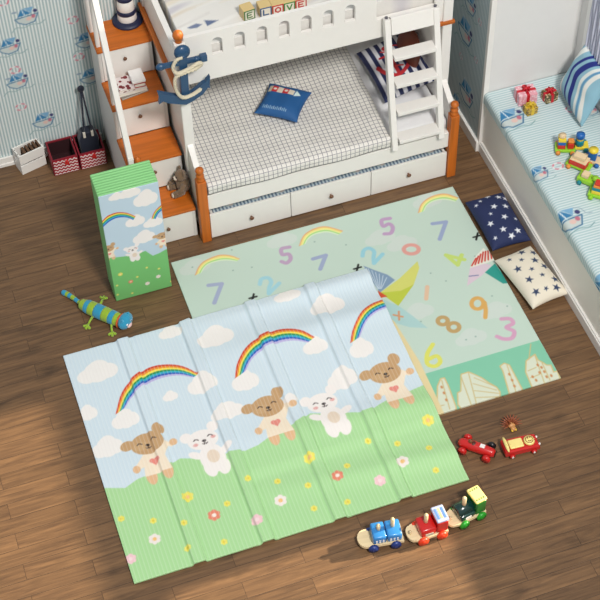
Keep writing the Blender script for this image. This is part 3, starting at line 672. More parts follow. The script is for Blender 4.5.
def fz(u, v):
    ov = smst((u-(BX0-.10))/.10)*smst((v-(BY0-.10))/.10)
    z = .016+.014*ov
    for k, f in enumerate(FOLD):
        s = np.abs(u-f); z = z+(.017+.002*(k % 2))*(1-smst((s-.032)/.014))-.004*np.exp(-((s-.06)/.015)**2)
    # the sheet still remembers its folding: shallow waves across it, stronger towards the right
    k = smst((u-.9)/1.5)
    z = z+k*(.026*np.exp(-((v-6.44)/.06)**2)+.030*np.exp(-((v-6.14)/.10)**2)+.026*np.exp(-((v-4.96+.10*(u-2))/.08)**2)+.020*np.exp(-((v-5.36+.1*(u-2))/.09)**2))
    z = z+.006*(1+np.sin((v-4.7)*9+u*1.3))*(.3+.7*k)
    return z
def fx(u, v): return u+0*v
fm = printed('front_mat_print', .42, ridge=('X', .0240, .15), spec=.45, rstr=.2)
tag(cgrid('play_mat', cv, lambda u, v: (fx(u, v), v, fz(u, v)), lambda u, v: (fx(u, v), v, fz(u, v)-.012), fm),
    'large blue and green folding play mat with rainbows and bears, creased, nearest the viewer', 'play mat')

# folded mat standing on its edge
KX0, KX1, KY0, KY1, KZ = .850, 1.250, 6.85, 7.066, 1.045
km = thing('folded_play_mat', 'tall folded play mat standing upright on the floor, its front showing rainbow and bears', 'play mat', (KX0, KY0, 0)); o_ = (KX0, KY0, 0)
GE = pm('mat_edge_green', (136, 202, 132), .5, var=.04); n = 9; dy = (KY1-KY0-.004)/n
for k in range(n):
    m = MB(o_); a = KY0+.004+k*dy; m.box(KX0, KX1, a+.0018, a+dy-.0018, .002, KZ, bev=.0085); m.build('folded_panel', GE, km)
cv = Canvas(KX0+.002, KX1-.002, .004, KZ-.002, .004, (188, 210, 224))
UK = lambda p: (at(p, y=KY0)[0], at(p, y=KY0)[2]); uk = lambda P: [UK(p) for p in cr(90, 175, 4.612, P)]
hill = uk([(40, 372), (80, 376), (110, 381), (170, 374), (230, 360), (255, 350), (290, 372), (320, 360), (350, 343), (380, 335)])
for c, w, h in (((180, 82), .15, .07), ((255, 108), .16, .11), ((208, 212), .13, .08), ((290, 218), .13, .07), ((248, 286), .15, .09), ((120, 100), .1, .05)): u, v = uk([c])[0]; cloud(cv, u, v, w, h)
rainbow(cv, uk([(45, 225), (75, 193), (100, 180), (130, 172), (170, 175), (210, 190)]), uk([(55, 245), (85, 218), (112, 202), (140, 195), (170, 196), (200, 207)]), RB[:1]+RB[2:6])
rainbow(cv, uk([(284, 202), (292, 180), (305, 160), (335, 132)]), uk([(303, 202), (310, 185), (320, 172), (338, 158)]), RB[:1]+RB[2:6])
cv.poly([(KX0-.1, -.1), (KX0-.1, hill[0][1])]+hill+[(KX1+.1, hill[-1][1]), (KX1+.1, -.1)], (118, 192, 114))
u, v = uk([(84, 342)])[0]; bear(cv, u, v, 'brown', .42); u, v = uk([(196, 345)])[0]; bear(cv, u, v, 'white', .46); u, v = uk([(332, 282)])[0]; bear(cv, u, v, 'brown', .42)
for P, c in (((140, 458), YL), ((188, 492), RD), ((265, 500), WH), ((315, 468), WH), ((125, 510), YL), ((218, 470), YL), ((262, 427), YL), ((318, 432), YL), ((195, 545), YL), ((128, 552), YL), ((375, 490), YL)):
    u, v = uk([P])[0]; flower(cv, u, v, .017 if c in (RD, WH) or P == (140, 458) else .009, c, (240, 230, 190))
cgrid('printed_front', cv, lambda u, v: (u, KY0-.0+0*u, v), lambda u, v: (u, KY0+.004+0*u, v), printed('folded_mat_print', .45), km, o_)

# ================================================================== FLOOR CUSHIONS AND BED CUSHIONS
def pillow(name, w, h, t, cv, mat, label, cat, loc, rz=0., rx=0., ry=0., pinch=.06):
    def sh(U, V):
        a = 2*U/w; b = 2*V/h; fx_ = 1-pinch*(1-a*a)*0-pinch*(1-b*b)*np.abs(a)**3; fy = 1-pinch*(1-a*a)*np.abs(b)**3
        return U*fx_, V*fy, np.sqrt(np.clip((1-np.abs(a)**3)*(1-np.abs(b)**3), 0, 1))
    top = lambda U, V: (sh(U, V)[0], sh(U, V)[1], t*.62*sh(U, V)[2]+.002+.003*np.sin(U*40)*sh(U, V)[2])
    bot = lambda U, V: (sh(U, V)[0], sh(U, V)[1], -t*.38*sh(U, V)[2]-.002)
    o = cgrid(name, cv, top, bot, mat); place(o, loc, rz, rx, ry); return tag(o, label, cat)
PMAT = printed('cushion_print', .8, weave=300)
def ctr(pts, z): P = np.array([at(p, z=z)[:2] for p in pts]); return P
# navy star cushion
w, h = .46, .31
w, h = .29, .49
cv = Canvas(-w/2, w/2, -h/2, h/2, .005, (30, 42, 84))
for k, (a, b) in enumerate(((.28, .86), (.75, .84), (.52, .93), (.13, .80), (.5, .66), (.78, .62), (.33, .55), (.2, .38), (.6, .42), (.86, .36), (.42, .22), (.75, .14), (.15, .13), (.55, .08), (.92, .8))):
    cv.star(-w/2+a*w, -h/2+b*h, .028 if k % 3 else .017, .3+k, (226, 228, 232))
C = ctr([(466, 203), (500, 194), (531, 241), (494, 253)], .04).mean(0)
pillow('star_cushion', w, h, .12, cv, PMAT, 'navy blue cushion with white stars on the floor beside the window seat', 'cushion', (C[0], C[1], .052), .0)
cv = Canvas(-w/2, w/2, -h/2, h/2, .005, (226, 218, 200))
for k, (a, b) in enumerate(((.22, .84), (.6, .88), (.86, .8), (.45, .74), (.72, .64), (.22, .62), (.5, .52), (.85, .5), (.28, .38), (.62, .36), (.86, .24), (.24, .16), (.5, .14), (.75, .1))):
    cv.star(-w/2+a*w, -h/2+b*h, .032 if k % 3 else .02, .2+k, (44, 60, 92))
C = ctr([(498, 262), (531, 247), (568, 291), (532, 311)], .05).mean(0)
pillow('star_cushion', w, h, .12, cv, PMAT, 'cream cushion with dark blue stars on the floor, right of the number mat', 'cushion', (C[0]-.005, C[1], .056), .14, 0, 0)
# blue lighthouse cushion
w = h = .32
cv = Canvas(-w/2, w/2, -h/2, h/2, .004, (30, 88, 146))
cv.poly([(-.135, .035), (-.105, .035), (-.105, .105), (-.135, .105)], (206, 196, 170))
for k in range(4): cv.poly([(-.105+.042*k, .038), (-.062+.042*k, .038), (-.062+.042*k, .104-.005*k), (-.105+.042*k, .108-.005*k)], (200, 46, 50) if k % 2 == 0 else (226, 214, 196))
for k in range(2): cv.ell(-.083+.084*k, .072, .013, .013, (240, 230, 220))
cv.poly([(.068, .03), (.115, .06), (.072, .10)], (214, 232, 230))
for k in range(14): cv.line([(-.11+.013*k, -.125), (-.11+.013*k, -.10-.008*(k % 2))], .005, (176, 202, 220))
pillow('throw_cushion', w, h, .09, cv, printed('blue_cushion_print', .6, weave=200), 'bright blue cushion with red and white lighthouse print, lying on the checked quilt', 'cushion', (2.37, 7.71, .605), math.radians(-38), pinch=.10)
# striped anchor cushion and the brown one behind it
w, h = .41, .56
cv = Canvas(-w/2, w/2, -h/2, h/2, .004, (226, 226, 232))
for k in range(7): x = -w/2+.0+k*.062; cv.poly([(x, -h/2-.01), (x+.031, -h/2-.01), (x+.031, h/2+.01), (x, h/2+.01)], (34, 42, 84))
R_ = (190, 40, 48); cv.line([(-.02, -.14), (-.02, .13)], .026, R_); cv.line([(-.09, .06), (.05, .06)], .02, R_); cv.ell(-.02, .14, .026, .026, R_)
cv.line(smooth([(-.14, -.01), (-.10, -.1), (-.02, -.15), (.07, -.1), (.11, -.01)]), .03, R_); cv.line(smooth([(-.06, .12), (.04, .04), (-.06, -.03), (.03, -.09)]), .014, (206, 60, 60))
cv.line(smooth([(-.02, .13), (.06, .12), (.1, .05), (.1, -.02)]), .014, R_)
C = ctr([(360, 50), (388, 102), (435, 88), (410, 30)], .64).mean(0)
pillow('throw_cushion', w, h, .13, cv, PMAT, 'navy and white striped cushion with red anchor, on the lower bunk behind the ladder', 'cushion', (C[0]-.005, C[1]+.02, .63), math.radians(1), 0, math.radians(-13))
cv = Canvas(-.15, .15, -.17, .17, .006, (104, 46, 28))
def rp(U, V, t):
    a = U/.15; b = V/.17; x = U*np.sqrt(1-b*b/2); y = V*np.sqrt(1-a*a/2); q = np.sqrt(np.clip(1-(x/.15)**2-(y/.17)**2, 0, 1)); return x, y, t*q
o = cgrid('round_cushion', cv, lambda U, V: rp(U, V, .05), lambda U, V: rp(U, V, -.04), printed('brown_leather', .4)); place(o, at((416, 47), z=.76)-np.array([.055, 0, 0]), 0, 0, math.radians(-74))
tag(o, 'reddish brown round cushion leaning on the bed end behind the striped cushion', 'cushion')

# wave cushions on the window seat
w = h = .42
cv = Canvas(-w/2, w/2, -h/2, h/2, .004, (142, 186, 204))
xs_ = np.linspace(-w/2-.02, w/2+.02, 30)
for y, t, c in ((.17, .05, (230, 234, 230)), (.075, .026, (30, 44, 128)), (.0, .05, (30, 44, 128)), (-.075, .03, (226, 230, 226)), (-.105, .018, (96, 150, 190)), (-.14, .038, (230, 230, 224))):
    wv = .036*np.sin(xs_*13+1+y*3); cv.poly([(a, y+b+t/2) for a, b in zip(xs_, wv)]+[(a, y+b-t/2) for a, b in zip(xs_[::-1], wv[::-1])], c)
pillow('seat_cushion', w, h, .12, cv, PMAT, 'light blue cushion with navy and white waves on the window seat', 'cushion', (4.335, 6.96, .805), math.radians(-3), 0, math.radians(-66))

# curtain at the seat window
CURT = pm('sheer_curtain', (206, 208, 224), .9, var=.05)
m = MB((4.42, 6.9, .9)); V = []; ny, nz_ = 110, 12
for j in range(nz_+1):
    for i in range(ny+1):
        t = j/nz_; y = 7.155-.545*i/ny; z = .82+1.08*t; V.append((4.412+.017*math.sin(i*.95)+.004*math.sin(i*.37+j), y, z))
n0 = len(V); V += [(x+.003, y, z) for x, y, z in V]; F = []
for j in range(nz_):
    for i in range(ny):
        a = j*(ny+1)+i; F += [(a, a+1, a+ny+2, a+ny+1), (n0+a+ny+1, n0+a+ny+2, n0+a+1, n0+a)]
m._add(V, F, 0, True); tag(m.build('curtain', CURT), 'pale lavender gathered curtain at the window behind the wave cushion', 'curtain')

# ================================================================== BOXES ALONG THE BACK WALL
CR = pm('crate_red', (128, 18, 36), .6); DK = pm('crate_inside', (46, 10, 16), .8)
def chevron_crate(x0, x1, y0, y1, h, label, grp):
    t = thing('storage_crate', label, 'storage box', (x0, y0, 0), group=grp); o_ = (x0, y0, 0)
    m = MB(o_); w = .012
    m.box(x0, x0+w, y0, y1, 0, h, bev=.002); m.box(x1-w, x1, y0, y1, 0, h, bev=.002); m.box(x0+w, x1-w, y1-w, y1, 0, h, bev=.002); m.box(x0+w, x1-w, y0+.001, y0+w, 0, h); m.box(x0+w, x1-w, y0+w, y1-w, .004, .016)
    m.build('shell', CR, t)
    m = MB(o_); m.box(x0+w, x0+w+.002, y0+w, y1-w, .017, h-.012); m.box(x1-w-.002, x1-w, y0+w, y1-w, .017, h-.012); m.box(x0+w+.002, x1-w-.002, y1-w-.002, y1-w, .017, h-.012); m.box(x0+w, x1-w, y0+w, y1-w, .0162, .018); m.build('inner_sheets', DK, t)  # thin dark red sheets over the inner walls and bottom
    cv = Canvas(x0+.008, x1-.008, .01, h-.006, .0022, (158, 16, 34))
    for k in range(6):
        z = .014+k*.030; P = [(x0+i*.015, z+(.008 if i % 2 else -.008)) for i in range(int((x1-x0)/.015)+2)]; cv.line(P, .0095, (232, 214, 212))
    f = cgrid('front_panel', cv, lambda u, v: (u, y0-.004+0*u, v), lambda u, v: (u, y0+.002+0*u, v), printed('chevron_'+str(round(x0, 2)), .7), t, o_)
    m = MB(o_); xc = (x0+x1)/2+.01; m.box(xc-.016, xc+.016, y0-.018, y0-.004, h-.055, h-.03, bev=.004); m.ball((xc, y0-.012, h-.022), (.013, .008, .014)); m.build('pull_tab', RED, f)
    return t
chevron_crate(.728, .922, 8.165, YB-.03, .155, 'dark red storage box with white zigzag front, empty, left one of the pair', None)
chevron_crate(.930, 1.128, 8.160, YB-.03, .155, 'dark red storage box with white zigzag front holding the navy bag', None)
wc = thing('slatted_crate', 'white slatted wooden crate on the floor at the left, turned slightly', 'crate', (.51, 8.26, 0), math.atan2(.05, .19))
m = MB()
Lw, Dw, Hw = .20, .115, .185
for z0, z1 in ((.0, .085), (.098, Hw)): m.box(0, Lw, 0, .01, z0, z1, bev=.002); m.box(0, Lw, Dw-.01, Dw, z0, z1, bev=.002)
m.build('slats', WHITE, wc)
for x in (0, Lw-.01):
    m = MB(); m.box(x, x+.01, .01, Dw-.01, 0, .12, bev=.002); m.box(x, x+.01, .01, .035, .12, Hw); m.box(x, x+.01, Dw-.035, Dw-.01, .12, Hw); m.box(x, x+.01, .03, Dw-.03, .16, Hw); m.build('end_panel', WHITE, wc)
m = MB(); m.box(.01, Lw-.01, .01, Dw-.01, .004, .014); m.build('bottom', WHITE, wc)
m = MB((.60, 8.34, .02)); 
for k in range(5):
    m.obox((.555+.03*k, 8.345+.008*k, .10), (.02, .075, .15), Matrix.Rotation(.25, 3, 'Z') @ Matrix.Rotation(.25-.06*k, 3, 'X'), bev=.004)
tag(m.build('brown_parcels', pm('kraft_brown', (92, 66, 46), .8), None), 'brown cardboard pieces standing inside the white slatted crate', 'cardboard')
# navy bag with long handles
bag = thing('handbag', 'navy blue bag with long straps sitting in the right red box', 'bag', (1.03, 8.27, .018)); o_ = (1.03, 8.27, .018)
BG = pm('bag_navy', (18, 26, 46), .7, sheen=.2)
m = MB(o_); m.prism([(.965, .02), (1.105, .02), (1.108, .19), (1.085, .27), (.99, .27), (.962, .19)], 'y', 8.25, 8.33)
b_ = m.build('body', BG, bag); bv = b_.modifiers.new('b', 'BEVEL'); bv.width = .014; bv.segments = 3
for s in (-1, 1):
    m = MB(o_); m.tube([(1.035+s*.03, 8.245, .23), (1.037+s*.025, 8.25, .34), (1.044+s*.012, 8.28, .50), (1.05+s*.004, 8.33, .60)], .007, 8); m.build('strap', BG, bag)
    m = MB(o_); m.box(1.035+s*.03-.009, 1.035+s*.03+.009, 8.232, 8.246, .238, .288, bev=.002); m.build('strap_tab', pm('tab_cream', (214, 208, 196), .6), bag)
m = MB(o_); m.ball((1.05, 8.335, .62), (.026, .016, .032)); m.build('bow', BG, bag); m = MB(o_); m.box(1.043, 1.060, 8.318, 8.335, .555, .585, bev=.002); m.build('strap_tab', MATS['tab_cream'], bag)

# ================================================================== ON THE STAIRCASE
Z4 = 4*H; L4 = at((127, 21), z=Z4)
lh = thing('toy_lighthouse', 'white and navy striped toy lighthouse on the top stair', 'ornament', (L4[0]+.005, L4[1], Z4))
m = MB(); m.lathe((0, 0, 0), [(.104, 0), (.108, .006), (.106, .018), (.085, .024), (.07, .03)], 36); m.build('base', DNAVY, lh)
for k, (z0, z1, r0, r1, mt) in enumerate(((.028, .085, .068, .064, WHITE), (.085, .115, .070, .067, DNAVY), (.115, .20, .062, .056, WHITE), (.20, .23, .060, .057, DNAVY), (.23, .30, .052, .048, WHITE), (.30, .315, .066, .066, DNAVY))):
    m = MB(); m.lathe((0, 0, 0), [(r0-.002, z0), (r0, z0+.004), (r1, z1-.004), (r1-.002, z1)], 32); m.build('tower_band', mt, lh)
m = MB(); m.lathe((0, 0, .315), [(.034, 0), (.034, .045)], 20); m.build('lantern', pm('lantern_glass', (232, 224, 180), .2), lh)
m = MB(); m.lathe((0, 0, .36), [(.045, 0), (.038, .012), (.01, .04), (.003, .055)], 24); m.build('lantern_roof', DNAVY, lh)
Z3 = 3*H
def book(c, w, d, t, z, rz, cover, label):
    b = thing('book', label, 'book', (c[0], c[1], z), rz, group=None)
    m = MB(); m.box(-w/2, w/2, -d/2, d/2, 0, .003); m.box(-w/2, w/2, -d/2, d/2, t-.003, t); m.box(-w/2, -w/2+.003, -d/2, d/2, .003, t-.003); m.build('cover', cover, b)
    m = MB(); m.box(-w/2+.004, w/2-.004, -d/2+.005, d/2-.005, .0032, t-.0032); m.build('pages', pm('paper', (228, 224, 212), .8), b); return b
CB = at((130, 84), z=Z3+.04)
def flor_cover():
    m, nt, b = newmat('floral_cover'); L = nt.links; tc = N(nt, 'ShaderNodeTexCoord'); v = N(nt, 'ShaderNodeTexVoronoi'); v.inputs['Scale'].default_value = 26
    L.new(tc.outputs['Object'], v.inputs['Vector']); r = N(nt, 'ShaderNodeValToRGB'); r.color_ramp.interpolation = 'CONSTANT'
    r.color_ramp.elements[0].color = l4((120, 34, 44)); r.color_ramp.elements[1].position = .4; r.color_ramp.elements[1].color = l4((226, 214, 212))
    L.new(v.outputs['Distance'], r.inputs[0]); L.new(r.outputs[0], b.inputs['Base Color']); b.inputs['Roughness'].default_value = .5; return m
book((CB[0]+.0, CB[1]-.01), .20, .155, .016, Z3+.0005, .16, pm('cover_grey', (140, 134, 126), .6), 'grey book at the bottom of the stack on the third stair')
book((CB[0]+.0, CB[1]-.005), .20, .15, .022, Z3+.0175, .04, pm('cover_white', (220, 214, 206), .6), 'cream book in the middle of the stack on the third stair')
book((CB[0]-.035, CB[1]+.0), .11, .14, .02, Z3+.0405, -.02, flor_cover(), 'book with dark red flower pattern, top left of the stack on the third stair')
book((CB[0]+.062, CB[1]+.008), .078, .13, .034, Z3+.0405, -.05, pm('cover_red', (170, 40, 44), .5), 'small red book with a white block, top right of the stack on the third stair')
m = MB((CB[0]+.055, CB[1]+.01, Z3+.075)); m.box(CB[0]+.008, CB[0]+.104, CB[1]-.056, CB[1]+.076, Z3+.0755, Z3+.098, bev=.006)
o = m.build('notepad', pm('pad_white', (236, 234, 232), .7)); tag(o, 'plain white notepad lying on top of the small red book on the third stair', 'notepad')
# teddy on the lowest stair
TB = at((181, 192), z=H+.04)
td = thing('teddy_bear', 'small grey brown teddy bear sitting on the lowest stair', 'soft toy', (TB[0]+.030, TB[1]+.045, H), math.radians(-84)); td.scale = (1.18, 1.18, 1.2)
PL = pm('teddy_fur', (122, 98, 74), .95, var=.15, vscale=60, bump=.8, bscale=200, sheen=.3)
m = MB(); m.ball((0, 0, .058), (.046, .042, .058)); m.ball((0, -.008, .132), (.040, .037, .036))
for s in (-1, 1):
    m.ball((s*.032, 0, .164), (.014, .008, .014)); m.tube([(s*.026, -.01, .025), (s*.034, -.04, .022), (s*.036, -.065, .022)], [.022, .020, .018]); m.ball((s*.036, -.07, .026), (.019, .014, .024))
    m.tube([(s*.036, -.004, .088), (s*.052, -.03, .066), (s*.046, -.058, .050)], [.017, .015, .012]); m.ball((s*.046, -.06, .049), .014)
m.build('body', PL, td)
m = MB(); m.ball((0, -.043, .123), (.017, .014, .013)); m.build('muzzle', pm('teddy_muzzle', (214, 200, 184), .9), td)
m = MB(); m.ball((0, -.056, .127), (.006, .004, .004)); m.build('nose', BLK, td)
for s in (-1, 1):
    m = MB(); m.ball((s*.014, -.042, .141), .0042); m.build('eye', BLK, td)
    m = MB(); m.ball((s*.036, -.083, .027), (.014, .006, .018)); m.build('foot_pad', MATS['teddy_muzzle'], td)

# ================================================================== ANCHOR
AY = 7.335
an = thing('anchor_decoration', 'navy blue wooden anchor wound with cream rope, hanging on the bunk post', 'anchor', (1.595, AY, 1.25)); o_ = (1.595, AY, 1.25)
AX, AZ0, AZ1 = 1.594, 1.225, 1.60
m = MB(o_); m.box(AX-.027, AX+.027, AY-.016, AY+.016, AZ0+.02, AZ1, bev=.004); m.build('shank', NAVY, an)
m = MB(o_); m.box(AX-.16, AX+.155, AY-.014, AY+.014, 1.535, 1.566, bev=.004); m.ball((AX-.145, AY, 1.55), (.034, .022, .026)); m.ball((AX+.09, AY, 1.55), (.02, .02, .022))
m.box(AX+.115, AX+.16, AY-.018, AY+.018, 1.526, 1.575, bev=.003); m.build('crossbar', NAVY, an)
out = [(-.182, .125), (-.172, .06), (-.12, .018), (-.05, -.012), (0, -.03), (.05, -.012), (.12, .03), (.165, .09), (.172, .165)]
inn = [(.145, .135), (.142, .125), (.12, .118), (.085, .088), (.045, .062), (0, .05), (-.05, .06), (-.10, .082), (-.135, .10), (-.15, .108), (-.165, .118)]
m = MB(o_); m.prism([(AX+a, AZ0+b) for a, b in out+inn], 'y', AY-.016, AY+.016)
for s, a, b in ((-1, -.15, .06), (1, .14, .1)): m.prism([(AX+a+s*.03, AZ0+b-.035), (AX+a-s*.03, AZ0+b+.0), (AX+a+s*.02, AZ0+b+.03)], 'y', AY-.015, AY+.015)
m.build('arms', NAVY, an)
m = MB(o_); m.ball((AX, AY-.002, AZ1+.035), (.054, .032, .054)); m.ball((AX, AY-.028, AZ1+.015), (.018, .010, .014)); m.build('ring', NAVY, an)
an.rotation_euler = (0, math.radians(1.5), 0); an.location = (1.588, AY, 1.245); m = MB(o_); P = smooth([(AX-.01, AY-.028, 1.615), (AX-.05, AY-.03, 1.60), (AX-.075, AY-.035, 1.55), (AX-.05, AY-.04, 1.505), (AX+.02, AY-.036, 1.515), (AX+.09, AY-.034, 1.545), (AX+.115, AY-.03, 1.53), (AX+.08, AY-.034, 1.505), (AX, AY-.04, 1.495), (AX-.06, AY-.036, 1.47), (AX-.07, AY-.034, 1.40), (AX-.055, AY-.034, 1.33), (AX-.02, AY-.036, 1.285), (AX+.04, AY-.034, 1.29), (AX+.10, AY-.032, 1.32)], 8)
m.tube(P, .011, 8)
# twisted strands
for ph in (0, PI):
    Q = []
    for i, p in enumerate(P): Q.append((p[0]+.0045*math.cos(i*1.3+ph), p[1]-.004+.003*math.sin(i*1.3+ph), p[2]+.0045*math.sin(i*1.3+ph)))
    m.tube(Q, .0085, 6)
m.build('rope', ROPE, an)

# ================================================================== LETTER BLOCKS
GL = {'E': [[(1, 1), (0, 1), (0, 0), (1, 0)], [(0, .5), (.8, .5)]], 'L': [[(0, 1), (0, 0), (1, 0)]], 'O': [[(.5, 1), (0, .75), (0, .25), (.5, 0), (1, .25), (1, .75), (.5, 1)]],
      'V': [[(0, 1), (.5, 0), (1, 1)]], 'H': [[(0, 0), (0, 1)], [(1, 0), (1, 1)], [(0, .5), (1, .5)]]}
BEE = pm('block_wood', (214, 186, 128), .5)
def letter_block(ch, colr, loc, rz, label, s=.082):
    t = thing('letter_block', label, 'toy block', loc, rz, 'letter blocks on the upper bunk')
    m = MB(); m.box(-s/2, s/2, -s/2, s/2, 0, s, bev=.005); m.build('cube', BEE, t)
    cv = Canvas(-s/2+.002, s/2-.002, .002, s-.002, .002, colr); a = s*.12
    cv.poly([(-s/2+a, a), (s/2-a, a), (s/2-a, s-a), (-s/2+a, s-a)], (232, 224, 208))
    for P in GL[ch]: cv.line([(-s*.2+x*s*.4, s*.26+y*s*.48) for x, y in P], s*.12, colr)
    cgrid('letter_face', cv, lambda u, v: (u, -s/2-.0015+0*u, v), lambda u, v: (u, -s/2+.001+0*u, v), printed('face_%s_%d' % (ch, int(loc[0]*1000)), .5), t); return t
ZM = 1.547
for ch, c, p, rz, lab in (('E', (74, 116, 66), (247, 11.5), .12, 'green letter E block standing apart, leftmost on the upper bunk'),
                          ('L', (50, 84, 130), (264, 8.5), .0, 'blue letter L block at the start of the row on the upper bunk'),
                          ('O', (190, 40, 46), (276, 6), 0, 'red letter O block second in the row on the upper bunk'),
                          ('V', (70, 130, 62), (287.5, 3.5), 0, 'green letter V block third in the row on the upper bunk'),
                          ('E', (194, 44, 50), (299, .5), 0, 'red letter E block at the right end of the row on the upper bunk')):
    q = at(p, z=ZM+.04); letter_block(ch, c, (q[0], q[1], ZM), rz, lab)
q = at((284, -3), z=ZM+.08); letter_block('H', (194, 44, 50), (q[0], q[1]+.06, ZM), 0, 'red letter block behind the middle of the row on the upper bunk')

# ================================================================== PLUSH CAT
CT = at((104, 313), z=.045); CH = at((124, 319), z=.05)
dirx = math.atan2(at((122, 321), z=.04)[1]-at((83, 304), z=.04)[1], at((122, 321), z=.04)[0]-at((83, 304), z=.04)[0])
CT = CT-np.array([.012, -.006, 0]); ct = thing('plush_cat', 'blue and green striped plush cat toy lying on the floor', 'soft toy', (CT[0], CT[1], .0), dirx)
LIME = pm('plush_lime', (150, 184, 44), .9, bump=.5, bscale=250, sheen=.3); BLU = pm('plush_blue', (38, 150, 188), .9, bump=.5, bscale=250, sheen=.3)
def striped(mb, pts, rads, nseg, sub=4, seg=14):
    pts = [Vector(p) for p in smooth(pts, 12)]; n = len(pts); R = np.interp(np.linspace(0, 1, n), np.linspace(0, 1, len(rads)), rads)
    for k in range(nseg):
        i0 = int(k*(n-1)/nseg); i1 = int((k+1)*(n-1)/nseg); mb.tube([pts[i] for i in range(i0, i1+1)], list(R[i0:i1+1]), seg, k % 2)
m = MB(); striped(m, [(-.165, 0, .045), (-.08, 0, .045), (.06, 0, .045), (.15, 0, .045)], [.036, .049, .052, .052, .050, .044], 7); m.ball((-.163, 0, .045), (.018, .037, .037), 0)
m.build('body', [LIME, BLU], ct)
inv = lambda px, z=.012: (Matrix.Rotation(-dirx, 3, 'Z') @ (Vector(at(px, z=z))-Vector((CT[0], CT[1], 0))))
tq = [inv(p, .02) for p in ((79, 302.5), (73, 298), (68, 295), (64, 293))]
m = MB(); striped(m, [(-.17, .0, .04)]+[(q.x, q.y, .024) for q in tq], [.012, .014, .017, .019, .020], 7, seg=10); m.ball((tq[-1].x, tq[-1].y, .024), .0198, 0); m.build('tail', [BLU, LIME], ct)
m = MB(); m.ball((.186, .006, .060), (.042, .066, .058)); 
for s in (-1, 1): m.tube([(.185, s*.026, .08), (.192, s*.036, .105), (.195, s*.042, .12)], [.018, .012, .003])
m.build('head', BLU, ct)
m = MB(); m.ball((.222, .0, .043), (.013, .024, .018)); m.build('muzzle', pm('plush_pink', (232, 196, 190), .9), ct)
for s in (-1, 1): m = MB(); m.ball((.219, s*.021, .068), (.009, .009, .010)); e = m.build('eye', pm('eye_white', (240, 240, 240), .3), ct); m = MB(); m.ball((.227, s*.021, .070), .004); m.build('pupil', BLK, e)
m = MB(); m.tube([(.148, .047*math.cos(t), .046+.047*math.sin(t)) for t in np.linspace(0, 2*PI, 20)[:-1]], .007, 8, closed=True); m.build('collar', pm('collar_orange', (200, 92, 40), .6), ct)
def leg(p0, p1, nm='leg'):
    m = MB(); p0 = Vector(p0); p1 = Vector(p1); m.tube([p0, (p0+p1)/2+Vector((0, 0, .004)), p1], [.010, .008, .008], 8); d = (p1-p0).normalized(); w = Vector((-d.y, d.x, 0))
    for a in (-.9, 0, .9): e = p1+(d*math.cos(a)+w*math.sin(a))*.026; m.tube([p1, e], [.008, .009], 8); m.ball(e, .010)
    m.build(nm, LIME, ct)
def l3(px0, px1):
    a = inv(px0, .03); b = inv(px1); leg((a.x, a.y, .03), (b.x, b.y, .012))
l3((100, 305), (103, 299)); l3((93, 316), (88, 325)); l3((111, 322), (112, 332))

# ================================================================== WOODEN TRAIN
def wheels(t, pts, r, mt, thick=.016):
    for x, y in pts:
        m = MB(); s = 1 if y > 0 else -1; y -= s*(.012 if s > 0 else .004); m.cyl((x, y, r), (x, y+s*thick, r), r, 24, bev=.003); m.cyl((x, y+s*thick, r), (x, y+s*(thick+.003), r), r*.35, 12); m.build('wheel', mt, t)
def plank(t, L, W, z0, z1, nose):
    m = MB(); P = [(L/2, -W/2), (L/2, W/2)]
    if nose: P += [(-L/2+W/2*1.0+W/2*math.cos(a)*1.0, W/2*math.sin(a)) for a in np.linspace(PI/2, 3*PI/2, 12)]
    else: P += [(-L/2+.02, W/2), (-L/2, W/2-.02), (-L/2, -W/2+.02), (-L/2+.02, -W/2)]
    m.prism(P, 'z', z0, z1); m.build('chassis', BEECH, t)
def peg(t, x, y, z0, z1, r=.0105):
    m = MB(); m.cyl((x, y, z0), (x, y, z1), r, 16, bev=.003); m.build('peg', BEECH, t)
BP = pm('blue_paint', (48, 128, 196), .3, coat=.4); NV = pm('wheel_navy', (30, 52, 116), .4); ORR = pm('wheel_orange', (226, 62, 28), .4); GR = pm('wheel_green', (36, 152, 40), .4)
DG = pm('dark_green_paint', (14, 50, 46), .25, coat=.5); G2 = pm('green_paint', (30, 110, 36), .3, coat=.4)
def tl(px, rz, cat_label):
    q = at(px, z=.05); return (q[0], q[1], 0), rz
W_ = .10
a0 = at((374, 550.6), z=.025); a1 = at((396.4, 546.7), z=.025)
def wagon(name, label, wl, wr, xoff, L, nose):
    A_ = at(wl, z=.025); B_ = at(wr, z=.025); rz = math.atan2(B_[1]-A_[1], B_[0]-A_[0]); mid = (A_+B_)/2; nx, ny = -math.sin(rz), math.cos(rz)
    c = (mid[0]+nx*(W_/2*1.24+.012), mid[1]+ny*(W_/2*1.24+.012), 0); t = thing(name, label, 'toy train', c, rz); return t, np.hypot(*(B_-A_)[:2])/2/1.24
t, hw_ = wagon('toy_train_wagon', 'blue wooden toy train wagon, rear of the train', (374, 550.6), (396.4, 546.7), 0, .27, True)
m = MB(); W2 = W_/2
P = [(.115, -W2), (.115, W2)]+[(-.10+.05*math.cos(a), W2*math.sin(a)) for a in np.linspace(PI/2, 3*PI/2, 14)]
m.prism(P, 'z', .030, .046); m.build('chassis', BEECH, t); wheels(t, [(s*hw_, y) for s in (-1, 1) for y in (-W2, W2)], .026, NV)
for x0, x1 in ((-.068, .012), (.016, .104)):
    m = MB(); m.box(x0, x1, -.047, .047, .0465, .102, bev=.010); b_ = m.build('load_block', BP, t)
    for i in range(3):
        for j in range(2): m = MB(); m.box(x0+.016+i*.02, x0+.026+i*.02, -.0488, -.0465, .058+j*.014, .066+j*.014); m.build('window_dot', WHITE, b_)
peg(t, -.026, .005, .101, .132, .012); peg(t, .058, .01, .101, .160, .012)
